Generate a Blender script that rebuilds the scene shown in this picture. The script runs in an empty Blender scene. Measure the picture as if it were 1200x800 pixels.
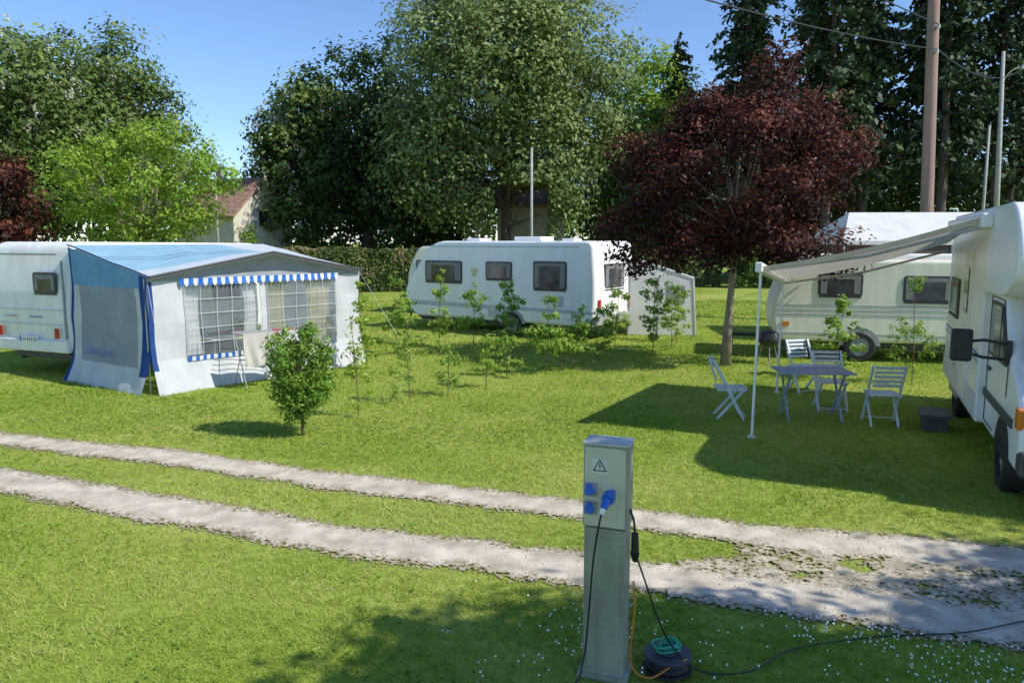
import bpy, bmesh, math, random
import numpy as np
from mathutils import Vector, Matrix
random.seed(7)
rng=np.random.default_rng(11)
scene=bpy.context.scene
col=scene.collection
scene.view_settings.view_transform='Standard'
scene.view_settings.look='None'
scene.view_settings.exposure=0
# ------------------------------------------------------------------ materials
def nm(name):
    m=bpy.data.materials.new(name); m.use_nodes=True
    nt=m.node_tree
    return m,nt,nt.nodes['Principled BSDF']
def mat(name,c,rough=.5,metal=0,var=.12,scale=6.,bump=0.,bscale=60.,c2=None,spec=.5,detail=4,stretch=None):
    m,nt,b=nm(name)
    tc=nt.nodes.new('ShaderNodeTexCoord')
    n=nt.nodes.new('ShaderNodeTexNoise'); n.inputs['Scale'].default_value=scale; n.inputs['Detail'].default_value=detail
    src=tc.outputs['Object']
    if stretch:
        mp=nt.nodes.new('ShaderNodeMapping'); mp.inputs['Scale'].default_value=stretch
        nt.links.new(src,mp.inputs['Vector']); src=mp.outputs['Vector']
    nt.links.new(src,n.inputs['Vector'])
    r=nt.nodes.new('ShaderNodeValToRGB')
    a=[max(0,x*(1-var)) for x in c[:3]]; d=list(c2) if c2 else [min(1,x*(1+var)) for x in c[:3]]
    r.color_ramp.elements[0].position=.3; r.color_ramp.elements[1].position=.7
    r.color_ramp.elements[0].color=(*a,1); r.color_ramp.elements[1].color=(*d,1)
    nt.links.new(n.outputs['Fac'],r.inputs['Fac']); nt.links.new(r.outputs['Color'],b.inputs['Base Color'])
    b.inputs['Roughness'].default_value=rough; b.inputs['Metallic'].default_value=metal
    b.inputs['Specular IOR Level'].default_value=spec
    if bump:
        n2=nt.nodes.new('ShaderNodeTexNoise'); n2.inputs['Scale'].default_value=bscale; n2.inputs['Detail'].default_value=5
        nt.links.new(src,n2.inputs['Vector'])
        bp=nt.nodes.new('ShaderNodeBump'); bp.inputs['Strength'].default_value=bump; bp.inputs['Distance'].default_value=.02
        nt.links.new(n2.outputs['Fac'],bp.inputs['Height']); nt.links.new(bp.outputs['Normal'],b.inputs['Normal'])
    return m
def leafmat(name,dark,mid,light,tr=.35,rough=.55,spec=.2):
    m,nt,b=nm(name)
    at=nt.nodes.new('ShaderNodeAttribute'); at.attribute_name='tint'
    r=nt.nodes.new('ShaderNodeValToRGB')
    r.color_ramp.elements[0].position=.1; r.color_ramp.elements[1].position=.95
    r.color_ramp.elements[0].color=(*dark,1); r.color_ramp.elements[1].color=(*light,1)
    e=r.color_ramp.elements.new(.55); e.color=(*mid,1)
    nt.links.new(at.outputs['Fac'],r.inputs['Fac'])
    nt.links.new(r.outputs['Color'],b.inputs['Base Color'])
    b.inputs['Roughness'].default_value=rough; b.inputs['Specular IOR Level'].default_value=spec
    if tr>0:
        t=nt.nodes.new('ShaderNodeBsdfTranslucent'); nt.links.new(r.outputs['Color'],t.inputs['Color'])
        mx=nt.nodes.new('ShaderNodeMixShader'); mx.inputs[0].default_value=tr
        nt.links.new(b.outputs[0],mx.inputs[1]); nt.links.new(t.outputs[0],mx.inputs[2])
        nt.links.new(mx.outputs[0],nt.nodes['Material Output'].inputs['Surface'])
    return m
def fabric(name,c,tr=.25,var=.08,scale=3):
    m=mat(name,c,rough=.8,var=var,scale=scale,bump=.25,bscale=5,spec=.2)
    nt=m.node_tree; b=nt.nodes['Principled BSDF']
    t=nt.nodes.new('ShaderNodeBsdfTranslucent')
    lk=b.inputs['Base Color'].links[0].from_socket; nt.links.new(lk,t.inputs['Color'])
    mx=nt.nodes.new('ShaderNodeMixShader'); mx.inputs[0].default_value=tr
    nt.links.new(b.outputs[0],mx.inputs[1]); nt.links.new(t.outputs[0],mx.inputs[2])
    nt.links.new(mx.outputs[0],nt.nodes['Material Output'].inputs['Surface'])
    return m
def clearmat(name,c,alpha):
    m,nt,b=nm(name); b.inputs['Base Color'].default_value=(*c,1); b.inputs['Roughness'].default_value=.12
    t=nt.nodes.new('ShaderNodeBsdfTransparent')
    mx=nt.nodes.new('ShaderNodeMixShader')
    tc=nt.nodes.new('ShaderNodeTexCoord'); n=nt.nodes.new('ShaderNodeTexNoise'); n.inputs['Scale'].default_value=2.5
    nt.links.new(tc.outputs['Object'],n.inputs['Vector'])
    mr=nt.nodes.new('ShaderNodeMapRange'); mr.inputs['To Min'].default_value=alpha*.7; mr.inputs['To Max'].default_value=min(1,alpha*1.3)
    nt.links.new(n.outputs['Fac'],mr.inputs['Value']); nt.links.new(mr.outputs[0],mx.inputs[0])
    nt.links.new(t.outputs[0],mx.inputs[1]); nt.links.new(b.outputs[0],mx.inputs[2])
    nt.links.new(mx.outputs[0],nt.nodes['Material Output'].inputs['Surface'])
    return m
WHITE=mat('white_paint',(.86,.85,.80),rough=.3,var=.04,scale=2,bump=.03,bscale=3,stretch=(1.5,1.5,.5))
WHITE2=mat('white_paint_aged',(.82,.81,.75),rough=.4,var=.09,scale=2.5,bump=.03,bscale=3,stretch=(2,2,.35))
CREAM=mat('cream_paint',(.74,.71,.58),rough=.4,var=.08,scale=2)
GREYP=mat('grey_plastic',(.32,.33,.34),rough=.5)
DARK=mat('black_rubber',(.02,.02,.022),rough=.6,bump=.2)
TRIM=mat('dark_trim',(.06,.06,.065),rough=.5)
GLASS=mat('tinted_window',(.030,.030,.038),rough=.08,var=.5,scale=3,spec=.8,c2=(.09,.085,.10))
CURT=mat('window_curtain',(.22,.21,.20),rough=.6,var=.3,scale=14,stretch=(6,6,.4))
ALU=mat('aluminium',(.50,.51,.52),rough=.4,metal=.7)
STEEL=mat('galvanised_steel',(.30,.31,.21),rough=.55,metal=.1,var=.15,scale=9,c2=(.42,.43,.31),bump=.04,stretch=(1,1,.3))
RED=mat('red_lens',(.45,.02,.015),rough=.25)
ORANGE=mat('orange_lens',(.7,.2,.02),rough=.25)
LAMPG=mat('lamp_glass',(.6,.62,.65),rough=.1)
BLUES=mat('blue_plastic',(.02,.13,.55),rough=.4)
BLUEL=mat('blue_grey_paint',(.62,.69,.74),rough=.55,var=.08,scale=10)
TABLEC=mat('slate_blue_paint',(.30,.36,.45),rough=.55,var=.15,scale=8)
BEIGEH=mat('beige_plastic',(.60,.57,.42),rough=.5,var=.06)
BARK=mat('bark',(.10,.08,.06),rough=.9,var=.45,scale=9,bump=.8,bscale=18,stretch=(1,1,.25))
BARKL=mat('pale_bark',(.26,.22,.16),rough=.9,var=.35,scale=7,bump=.5,bscale=18,stretch=(1,1,.3))
STEM=mat('green_stem',(.16,.12,.06),rough=.8)
WOODP=mat('weathered_wood_pole',(.28,.185,.145),rough=.85,var=.2,scale=5,bump=.4,bscale=20,stretch=(1,1,.1))
CONC=mat('concrete',(.36,.36,.33),rough=.85,var=.15,scale=6,bump=.2)
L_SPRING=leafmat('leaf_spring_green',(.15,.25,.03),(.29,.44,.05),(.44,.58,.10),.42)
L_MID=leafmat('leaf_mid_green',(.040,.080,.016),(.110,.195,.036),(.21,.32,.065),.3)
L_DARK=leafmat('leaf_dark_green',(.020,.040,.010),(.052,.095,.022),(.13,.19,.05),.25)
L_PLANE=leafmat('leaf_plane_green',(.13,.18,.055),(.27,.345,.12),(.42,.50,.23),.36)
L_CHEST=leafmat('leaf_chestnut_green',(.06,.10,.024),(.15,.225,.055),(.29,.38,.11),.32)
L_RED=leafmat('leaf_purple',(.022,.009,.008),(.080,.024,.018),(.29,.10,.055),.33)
L_CON=leafmat('needle_dark',(.014,.028,.014),(.036,.064,.028),(.10,.15,.06),0)
L_BUSH=leafmat('leaf_bush',(.09,.19,.02),(.22,.38,.05),(.38,.53,.10),.42)
L_HEDGE=leafmat('leaf_hedge',(.04,.07,.02),(.11,.15,.04),(.26,.22,.10),.2)
BLOSSOM=leafmat('blossom',(.38,.40,.25),(.52,.52,.38),(.68,.66,.54),.3)
L_GRASS=leafmat('grass_blade',(.16,.27,.025),(.36,.47,.06),(.58,.60,.19),.40,rough=.7,spec=.05)
# ------------------------------------------------------------------ mesh helpers
class MB:
    def __init__(s): s.v=[];s.f=[];s.m=[]
    def add(s,vs,fs,mi=0):
        o=len(s.v); s.v+= [tuple(v) for v in vs]
        for f in fs: s.f.append([i+o for i in f]); s.m.append(mi)
        return s
    def box(s,c,d,mi=0,R=None):
        hx,hy,hz=d[0]/2,d[1]/2,d[2]/2
        vs=[Vector((x*hx,y*hy,z*hz)) for z in(-1,1) for y in(-1,1) for x in(-1,1)]
        if R is not None: vs=[R@v for v in vs]
        c=Vector(c)
        return s.add([v+c for v in vs],[(0,2,3,1),(4,5,7,6),(0,1,5,4),(2,6,7,3),(0,4,6,2),(1,3,7,5)],mi)
    def cyl(s,p0,p1,r0,r1=None,n=12,mi=0,cap=True):
        if r1 is None:r1=r0
        p0=Vector(p0);p1=Vector(p1);d=(p1-p0).normalized()
        a=d.orthogonal().normalized();b=d.cross(a)
        vs=[]
        for p,r in((p0,r0),(p1,r1)):
            for i in range(n):
                t=2*math.pi*i/n; vs.append(p+a*math.cos(t)*r+b*math.sin(t)*r)
        fs=[(i,(i+1)%n,n+(i+1)%n,n+i) for i in range(n)]
        if cap: fs+=[tuple(range(n-1,-1,-1)),tuple(range(n,2*n))]
        return s.add(vs,fs,mi)
    def tube(s,pts,r,n=8,mi=0,closed=False):
        pts=[Vector(p) for p in pts]; k=len(pts)
        rs=r if isinstance(r,(list,tuple)) else [r]*k
        vs=[];up=None
        for i,p in enumerate(pts):
            q0=pts[(i-1)%k] if closed or i>0 else p; q1=pts[(i+1)%k] if closed or i<k-1 else p
            d=(q1-q0).normalized()
            if up is None: a=d.orthogonal().normalized()
            else:
                a=(up-d*up.dot(d)); a=a.normalized() if a.length>1e-5 else d.orthogonal().normalized()
            up=a;b=d.cross(a)
            for j in range(n):
                t=2*math.pi*j/n; vs.append(p+a*math.cos(t)*rs[i]+b*math.sin(t)*rs[i])
        fs=[]
        for i in range(k if closed else k-1):
            o=i*n;o2=((i+1)%k)*n
            fs+=[(o+j,o+(j+1)%n,o2+(j+1)%n,o2+j) for j in range(n)]
        if not closed: fs+=[tuple(range(n-1,-1,-1)),tuple(range((k-1)*n,k*n))]
        return s.add(vs,fs,mi)
    def prism(s,poly,y0,y1,mi=0,f=None):
        n=len(poly)
        f=f or (lambda a,b,y:(a,y,b))
        vs=[f(a,b,y0) for a,b in poly]+[f(a,b,y1) for a,b in poly]
        fs=[tuple(range(n)),tuple(range(2*n-1,n-1,-1))]+[(i,n+i,n+(i+1)%n,(i+1)%n) for i in range(n)]
        return s.add(vs,fs,mi)
    def build(s,name,mats,parent=None,off=None,bevel=0,smooth=False,loc=None,segs=2):
        me=bpy.data.meshes.new(name)
        vs=s.v
        if off is not None: vs=[(v[0]-off[0],v[1]-off[1],v[2]-off[2]) for v in vs]
        me.from_pydata(vs,[],s.f)
        for m in (mats if isinstance(mats,(list,tuple)) else [mats]): me.materials.append(m)
        me.polygons.foreach_set('material_index',s.m)
        bm=bmesh.new(); bm.from_mesh(me); bmesh.ops.recalc_face_normals(bm,faces=bm.faces); bm.to_mesh(me); bm.free()
        if smooth: me.polygons.foreach_set('use_smooth',[True]*len(me.polygons))
        me.update()
        ob=bpy.data.objects.new(name,me); col.objects.link(ob)
        if parent: ob.parent=parent
        if loc: ob.location=loc
        if bevel:
            b=ob.modifiers.new('bev','BEVEL'); b.width=bevel; b.segments=segs; b.limit_method='ANGLE'; b.angle_limit=math.radians(40)
            me.polygons.foreach_set('use_smooth',[True]*len(me.polygons))
            try: b.harden_normals=True
            except: pass
        return ob
def thing(name,label,cat,loc=(0,0,0),rz=0,group=None):
    e=bpy.data.objects.new(name,None); col.objects.link(e); e.empty_display_size=.3
    e.location=loc; e.rotation_euler=(0,0,rz); tag(e,label,cat,group); return e
def tag(o,label,cat,group=None,kind=None):
    o['label']=label;o['category']=cat
    if group:o['group']=group
    if kind:o['kind']=kind
def part_empty(name,parent,loc=(0,0,0)):
    e=bpy.data.objects.new(name,None); col.objects.link(e); e.parent=parent; e.location=loc; return e
def roundpoly(pts,rs,n=5):
    out=[];k=len(pts)
    for i,(p,r) in enumerate(zip(pts,rs)):
        p=Vector(p);a=Vector(pts[i-1]);b=Vector(pts[(i+1)%k])
        if r<=0: out.append(tuple(p));continue
        pa=p+(a-p).normalized()*min(r,(a-p).length*.49);pb=p+(b-p).normalized()*min(r,(b-p).length*.49)
        for j in range(n+1):
            t=j/n; q=pa*(1-t)**2+p*2*t*(1-t)+pb*t*t; out.append((q.x,q.y))
    return out
def npmesh(name,V,F,mat_,tint=None,parent=None):
    me=bpy.data.meshes.new(name); m,k=F.shape
    me.vertices.add(len(V)); me.vertices.foreach_set('co',V.astype(np.float32).ravel())
    me.loops.add(m*k); me.loops.foreach_set('vertex_index',F.astype(np.int32).ravel())
    me.polygons.add(m); me.polygons.foreach_set('loop_start',(np.arange(m)*k).astype(np.int32))
    try: me.polygons.foreach_set('loop_total',np.full(m,k,np.int32))
    except Exception: pass
    me.materials.append(mat_)
    me.update(calc_edges=True)
    if tint is not None:
        a=me.attributes.new('tint','FLOAT','FACE'); a.data.foreach_set('value',tint.astype(np.float32))
    ob=bpy.data.objects.new(name,me); col.objects.link(ob)
    if parent: ob.parent=parent
    return ob
def unit(a): return a/np.maximum(np.linalg.norm(a,axis=1,keepdims=True),1e-9)
def leaves(name,P,N,size,tint,mat_,parent,asp=.55,rg=rng):
    n=len(P); sz=size*(.65+.7*rg.random((n,1)))
    U=unit(np.cross(N,rg.normal(size=(n,3)))); W=unit(np.cross(N,U))
    U=U*sz*.5; W=W*sz*.5*asp; fold=unit(N)*sz*.12
    V=np.stack([P+U,P+W+fold,P-U,P-W+fold],1).reshape(-1,3)
    F=np.arange(n*4).reshape(n,4)
    return npmesh(name,V,F,mat_,tint,parent)
def lobe_leaves(lobes,n,clump,per,rg,flat=.6,inner=.5,nr=.45):
    L=np.array([l[:6] for l in lobes],float)
    w=(L[:,3]*L[:,5]); w=w/w.sum()
    nc=max(1,int(n/per)); li=rg.choice(len(L),nc,p=w)
    d=unit(rg.normal(size=(nc,3))); rad=inner+(1.05-inner)*rg.random(nc)**.6
    C=L[li,:3]+d*rad[:,None]*L[li,3:6]
    cnt=rg.integers(int(per*.4),int(per*1.6)+1,nc); ci=np.repeat(np.arange(nc),cnt)
    cr=clump*(.6+.8*rg.random(nc))
    off=rg.normal(size=(len(ci),3))*np.array([1,1,flat])*.55*cr[ci][:,None]
    P=C[ci]+off
    ct=rg.random(nc)
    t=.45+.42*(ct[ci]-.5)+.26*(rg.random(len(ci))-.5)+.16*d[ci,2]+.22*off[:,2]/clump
    N=unit(d[ci]*.8+off/clump*.5+np.array([0,0,.55])+rg.normal(size=P.shape)*nr)
    return P,N,np.clip(t,0,1)
def autolobes(c,r,n,rg,k=.42):
    out=[]
    for i in range(n):
        ph=i*2.399963+rg.random()*.6; z=1-2*(i+.5)/n; s=math.sqrt(1-z*z)
        f=.55+.25*rg.random(); q=k*(.75+.5*rg.random())
        out.append((c[0]+r[0]*s*math.cos(ph)*f,c[1]+r[1]*s*math.sin(ph)*f,c[2]+r[2]*z*f,r[0]*q,r[1]*q,r[2]*q*.85))
    return out
def tree(name,label,loc,cc,cr,nl,size,lm,seed,trunk_r=.3,bark=BARK,nlobes=16,clump=None,per=26,lobes=None,blossom=0,inner=.5,cat='tree',group=None,k=.42,extra=None,cut=None,limb=1.0):
    rg=np.random.default_rng(seed)
    e=thing(name,label,cat,loc,0,group)
    lb=lobes or autolobes(cc,cr,nlobes,rg,k)
    if extra: lb=lb+extra
    mb=MB(); top=cc[2]+cr[2]*.45
    pts=[];rs=[]
    for i in range(7):
        t=i/6; pts.append((cc[0]*t+math.sin(seed+i*1.7)*trunk_r*.35*t,cc[1]*t+math.cos(seed*2+i)*trunk_r*.3*t,-.05+(top+.05)*t)); rs.append(trunk_r*(1.35-.35*min(1,t*6) if t<.17 else (1-.8*t)))
    mb.tube(pts,rs,10)
    for l in lb:
        t=.25+.4*rg.random(); 
        if limb<1: t=.42+.3*rg.random()
        j=min(5,int(t*6)); a=Vector(pts[j]).lerp(Vector(pts[j+1]),t*6-j)
        b=Vector(l[:3]); 
        if a.z>b.z-.2 and limb>=1: a=Vector(pts[2 if b.z>pts[2][2] else 1])
        mid=a.lerp(b,.5)+Vector((rg.normal()*.1,rg.normal()*.1,-.06*(b-a).length))
        mb.tube([a,mid,b],[trunk_r*.36*limb,trunk_r*.24*limb,trunk_r*.08*limb],6)
        for q in range(2):
            c2=b+Vector(rg.normal(size=3))*l[3]*.5
            mb.tube([mid,mid.lerp(c2,.5),c2],[trunk_r*.16*limb,trunk_r*.1*limb,trunk_r*.04*limb],5)
    mb.build('trunk',bark,e,smooth=True)
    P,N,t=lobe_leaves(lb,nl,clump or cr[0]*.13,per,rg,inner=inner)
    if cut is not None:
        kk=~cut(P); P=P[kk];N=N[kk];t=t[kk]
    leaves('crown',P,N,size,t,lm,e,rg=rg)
    if blossom:
        L=np.array(lb); li=rg.integers(0,len(L),blossom); d=unit(rg.normal(size=(blossom,3))+np.array([.3,-.6,.5]))
        C=L[li,:3]+d*1.05*L[li,3:6]
        Pb=np.repeat(C,12,0); hz=np.tile(np.linspace(0,.45,12),blossom)[:,None]
        Pb=Pb+np.hstack([rg.normal(size=(len(Pb),2))*(.13-.2*hz),hz])
        leaves('blossom',Pb,unit(rg.normal(size=Pb.shape)*.5+np.array([.3,-.4,.6])),.15,rg.random(len(Pb)),BLOSSOM,e,asp=.9,rg=rg)
    return e
def vn(x,y,s,seed=0):
    x=np.asarray(x)/s+seed*13.7;y=np.asarray(y)/s-seed*7.3
    xi=np.floor(x);yi=np.floor(y);fx=x-xi;fy=y-yi;fx=fx*fx*(3-2*fx);fy=fy*fy*(3-2*fy)
    h=lambda a,b:np.modf(np.abs(np.sin(a*127.1+b*311.7+seed*17.3)*43758.5453))[0]
    return (h(xi,yi)*(1-fx)+h(xi+1,yi)*fx)*(1-fy)+(h(xi,yi+1)*(1-fx)+h(xi+1,yi+1)*fx)*fy
# ------------------------------------------------------------------ camera / light
cam=bpy.data.cameras.new('camera'); co=bpy.data.objects.new('camera',cam); col.objects.link(co); scene.camera=co
cam.lens=27; cam.sensor_width=36; cam.clip_end=2000; cam.clip_start=.05
co.location=(0,0,2.6); co.rotation_euler=(math.radians(90-7.4),0,0)
S=Vector((.92*math.cos(math.radians(44)),-.40*math.cos(math.radians(44)),math.sin(math.radians(44)))).normalized()
sl=bpy.data.lights.new('sun','SUN'); sl.energy=5.0; sl.angle=math.radians(.5); sl.color=(1,.96,.88)
so=bpy.data.objects.new('sun',sl); col.objects.link(so); so.rotation_euler=(-S).to_track_quat('-Z','Y').to_euler(); so.location=(20,-10,30)
w=bpy.data.worlds.new('World'); scene.world=w; w.use_nodes=True
nt=w.node_tree; bg=nt.nodes['Background']; sk=nt.nodes.new('ShaderNodeTexSky'); sk.sky_type='NISHITA'; sk.sun_disc=False
sk.sun_elevation=math.radians(44); sk.sun_rotation=math.radians(114); sk.air_density=.95; sk.dust_density=.1; sk.ozone_density=3.2
tm_=nt.nodes.new('ShaderNodeMix'); tm_.data_type='RGBA'; tm_.blend_type='MULTIPLY'; tm_.inputs[0].default_value=1; tm_.inputs[7].default_value=(.98,1.08,1.26,1)
nt.links.new(sk.outputs[0],tm_.inputs[6]); nt.links.new(tm_.outputs[2],bg.inputs['Color']); bg.inputs['Strength'].default_value=.15
# ------------------------------------------------------------------ ground
gm,gnt,gb=nm('lawn_ground')
tc=gnt.nodes.new('ShaderNodeTexCoord')
def nz(scale,det=6,st=None):
    n=gnt.nodes.new('ShaderNodeTexNoise'); n.inputs['Scale'].default_value=scale; n.inputs['Detail'].default_value=det
    gnt.links.new(tc.outputs['Object'],n.inputs['Vector']); return n
n1=nz(.35);n2=nz(9);n3=nz(60)
r1=gnt.nodes.new('ShaderNodeValToRGB'); r1.color_ramp.elements[0].position=.35;r1.color_ramp.elements[1].position=.68
r1.color_ramp.elements[0].color=(.24,.34,.045,1);r1.color_ramp.elements[1].color=(.42,.46,.11,1)
gnt.links.new(n1.outputs['Fac'],r1.inputs['Fac'])
r2=gnt.nodes.new('ShaderNodeValToRGB'); r2.color_ramp.elements[0].position=.3;r2.color_ramp.elements[1].position=.62
r2.color_ramp.elements[0].color=(.56,.54,.45,1);r2.color_ramp.elements[1].color=(1.0,1.0,1,1)
gnt.links.new(n2.outputs['Fac'],r2.inputs['Fac'])
mx=gnt.nodes.new('ShaderNodeMix'); mx.data_type='RGBA'; mx.blend_type='MULTIPLY'; mx.inputs[0].default_value=.8
gnt.links.new(r1.outputs['Color'],mx.inputs[6]);gnt.links.new(r2.outputs['Color'],mx.inputs[7])
gnt.links.new(mx.outputs[2],gb.inputs['Base Color']); gb.inputs['Roughness'].default_value=.95; gb.inputs['Specular IOR Level'].default_value=.1
bp=gnt.nodes.new('ShaderNodeBump'); bp.inputs['Strength'].default_value=.5; bp.inputs['Distance'].default_value=.04
gnt.links.new(n3.outputs['Fac'],bp.inputs['Height']); gnt.links.new(bp.outputs['Normal'],gb.inputs['Normal'])
gx=np.concatenate([np.linspace(-900,-60,8)[:-1],np.linspace(-60,60,41),np.linspace(60,900,8)[1:]])
V=np.array([(x,y+20,0) for y in gx for x in gx]); k=len(gx)
F=np.array([(j*k+i,j*k+i+1,(j+1)*k+i+1,(j+1)*k+i) for j in range(k-1) for i in range(k-1)])
g=npmesh('ground',V,F,gm); tag(g,'mown campsite lawn reaching to the hedge','ground',kind='structure')
# track
fx=[-16,-12,-6.79,-4.15,-1.86,0,1.28,2.27,4.29,8,14]; fy=[13.6,11.9,9.93,9.07,8.10,7.47,6.94,6.52,6.0,5.2,4.2]
nx=[-16,-10,-5.62,-3.33,-1.5,0,.68,1.9,3.5,7,14]; ny=[12.4,10.0,8.17,7.22,6.48,6.05,5.84,5.41,4.9,4.1,2.8]
def trackmask(x,y):
    n=vn(x,y,.45,1)*.45+vn(x,y,.16,2)*.3+vn(x,y,.06,3)*.25-.5
    y1=np.interp(x,fx,fy);y2=np.interp(x,nx,ny)
    w1=.245+.03*np.clip((x-1)/3,0,1);w2=.28+.03*np.clip((x-1)/3,0,1)
    m=np.maximum(w1-np.abs(y-y1)*.93,w2-np.abs(y-y2)*.93)+n*.20
    mid=((y<y1)&(y>y2))*1.0
    m3=np.where(mid>0,np.minimum((x-2.7)*.16,.0)+(vn(x,y,.8,5)-.58)*.35+(vn(x,y,.28,7)-.5)*.28+(vn(x,y,.1,8)-.5)*.14+n*.2,-1)
    m3=np.minimum(m3,.045)
    return np.maximum(m,m3)
c=.03
xs=np.arange(-14,8,c)
X,Y=np.meshgrid(xs,np.arange(3.6,13.2,c),indexing='ij')
M=trackmask(X+c/2,Y+c/2)>-.13
ii,jj=np.nonzero(M)
ny_=X.shape[1]
idx=-np.ones((X.shape[0]+1,ny_+1),int)
for a,b in((0,0),(1,0),(1,1),(0,1)): idx[ii+a,jj+b]=0
q=np.nonzero(idx.ravel()==0)[0]; idx.ravel()[q]=np.arange(len(q))
vi,vj=np.divmod(q,ny_+1)
VX=-14+vi*c;VY=3.6+vj*c
wear=trackmask(VX,VY)
VZ=.004+np.clip(wear+.1,0,.1)*(.05+.08*vn(VX,VY,.12,8)+.05*vn(VX,VY,.05,9))
F=np.stack([idx[ii,jj],idx[ii+1,jj],idx[ii+1,jj+1],idx[ii,jj+1]],1)
tm=mat('chalk_gravel',(.53,.45,.34),rough=.95,var=.2,scale=4,bump=.6,bscale=90,c2=(.74,.65,.51),detail=12,spec=.1)
tn=tm.node_tree; b_=tn.nodes['Principled BSDF']
at=tn.nodes.new('ShaderNodeAttribute'); at.attribute_name='wear'
n8=tn.nodes.new('ShaderNodeTexNoise'); n8.inputs['Scale'].default_value=28; n8.inputs['Detail'].default_value=6
tcc=[n_ for n_ in tn.nodes if n_.type=='TEX_COORD'][0]; tn.links.new(tcc.outputs['Object'],n8.inputs['Vector'])
mr=tn.nodes.new('ShaderNodeMapRange'); mr.inputs['From Min'].default_value=.3; mr.inputs['From Max'].default_value=.7; mr.inputs['To Min'].default_value=-.11; mr.inputs['To Max'].default_value=.11
tn.links.new(n8.outputs['Fac'],mr.inputs['Value'])
ad=tn.nodes.new('ShaderNodeMath'); ad.operation='ADD'; tn.links.new(at.outputs['Fac'],ad.inputs[0]); tn.links.new(mr.outputs[0],ad.inputs[1])
mr2=tn.nodes.new('ShaderNodeMapRange'); mr2.inputs['From Min'].default_value=-.03; mr2.inputs['From Max'].default_value=.10
tn.links.new(ad.outputs[0],mr2.inputs['Value'])
mxs=tn.nodes.new('ShaderNodeMix'); mxs.data_type='RGBA'; mxs.inputs[6].default_value=(.28,.23,.12,1)
old=b_.inputs['Base Color'].links[0].from_socket
tn.links.new(mr2.outputs[0],mxs.inputs[0]); tn.links.new(old,mxs.inputs[7]); tn.links.new(mxs.outputs[2],b_.inputs['Base Color'])
gt=tn.nodes.new('ShaderNodeMath'); gt.operation='GREATER_THAN'; gt.inputs[1].default_value=-.03; tn.links.new(ad.outputs[0],gt.inputs[0])
trn=tn.nodes.new('ShaderNodeBsdfTransparent'); ms=tn.nodes.new('ShaderNodeMixShader'); tn.links.new(gt.outputs[0],ms.inputs[0]); tn.links.new(trn.outputs[0],ms.inputs[1]); tn.links.new(b_.outputs[0],ms.inputs[2]); tn.links.new(ms.outputs[0],tn.nodes['Material Output'].inputs['Surface'])
tr=npmesh('gravel_track',np.stack([VX,VY,VZ],1),F,tm); tag(tr,'pair of pale gravel wheel ruts worn into the lawn','track',kind='structure')
aw_=tr.data.attributes.new('wear','FLOAT','POINT'); aw_.data.foreach_set('value',wear.astype(np.float32))
n=9000; px=rng.uniform(-9,7,n); py=np.where(rng.random(n)<.5,np.interp(px,fx,fy),np.interp(px,nx,ny))+rng.normal(size=n)*.2
mk=trackmask(px,py); kk=(mk>-.08)&(py>3.4)&(rng.random(n)<.8); px=px[kk];py=py[kk];n=len(px)
s=.004+.010*rng.random(n)**3
octa=np.array([(1,0,0),(0,1,0),(-1,0,0),(0,-1,0),(0,0,.7),(0,0,-.7)])
an=rng.random(n)*6.28
R=np.stack([np.stack([np.cos(an),-np.sin(an)],1),np.stack([np.sin(an),np.cos(an)],1)],1)
V=octa[None]*s[:,None,None]*(0.7+.6*rng.random((n,6,1)))
V[:,:,:2]=np.einsum('nij,nkj->nki',R,V[:,:,:2]); V+=np.stack([px,py,.012+s*.3],1)[:,None]
Fo=np.array([(0,1,4),(1,2,4),(2,3,4),(3,0,4),(1,0,5),(2,1,5),(3,2,5),(0,3,5)])
F=(Fo[None]+np.arange(n)[:,None,None]*6).reshape(-1,3)
pb=npmesh('pebbles',V.reshape(-1,3),F,mat('pebble_stone',(.56,.49,.39),rough=.9,var=.3,scale=30)); tag(pb,'loose pale pebbles scattered along the wheel ruts','gravel',kind='stuff')
def grass(n,y0,y1):
    y=y0*(y1/y0)**rng.random(n); x=(rng.random(n)*2-1)*(.74*y+1.2)
    m=trackmask(x,y)
    keep=rng.random(n)<np.clip((-m+.06)/.16,.03,1)
    bare=vn(x,y,.8,21)*.5+vn(x,y,.3,22)*.5
    keep&=rng.random(n)<np.clip((bare-.12)*4,.45,1)
    x=x[keep];y=y[keep];m=m[keep];n=len(x)
    patch=vn(x,y,1.3,4)*.5+vn(x,y,.35,6)*.5
    hgt=(.020+.030*rng.random(n)**2)*(.6+.8*patch)*(1+.03*np.maximum(y-6,0))
    hgt*=np.clip(.55+(-m)*1.2,.35,1)
    tuft=vn(x,y,.13,31); hgt*=(.75+.75*tuft**2)
    wd=.0032*(y/4.5)**.95*(.7+.6*rng.random(n))
    a=rng.random(n)*6.283; b=rng.random(n)*6.283; ln=hgt*(.5+1.2*rng.random(n))
    P=np.stack([x,y,np.zeros(n)],1)
    D=np.stack([np.cos(a)*wd,np.sin(a)*wd,np.zeros(n)],1)
    T=P+np.stack([np.cos(b)*ln,np.sin(b)*ln,hgt],1)
    V=np.stack([P-D,P+D,T],1).reshape(-1,3)
    t=.55*vn(x,y,2.2,9)+.35*vn(x,y,.5,10)+.26*vn(x,y,.13,31)+.40*rng.random(n)-.28+.10*np.clip((-m<.2),0,1)
    return V,np.clip(t,0,1)
V,t=grass(470000,2.9,34)
gr=npmesh('grass',V,np.arange(len(V)).reshape(-1,3),L_GRASS,t); tag(gr,'short sunlit lawn grass with yellowish patches','grass',kind='stuff')
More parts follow.
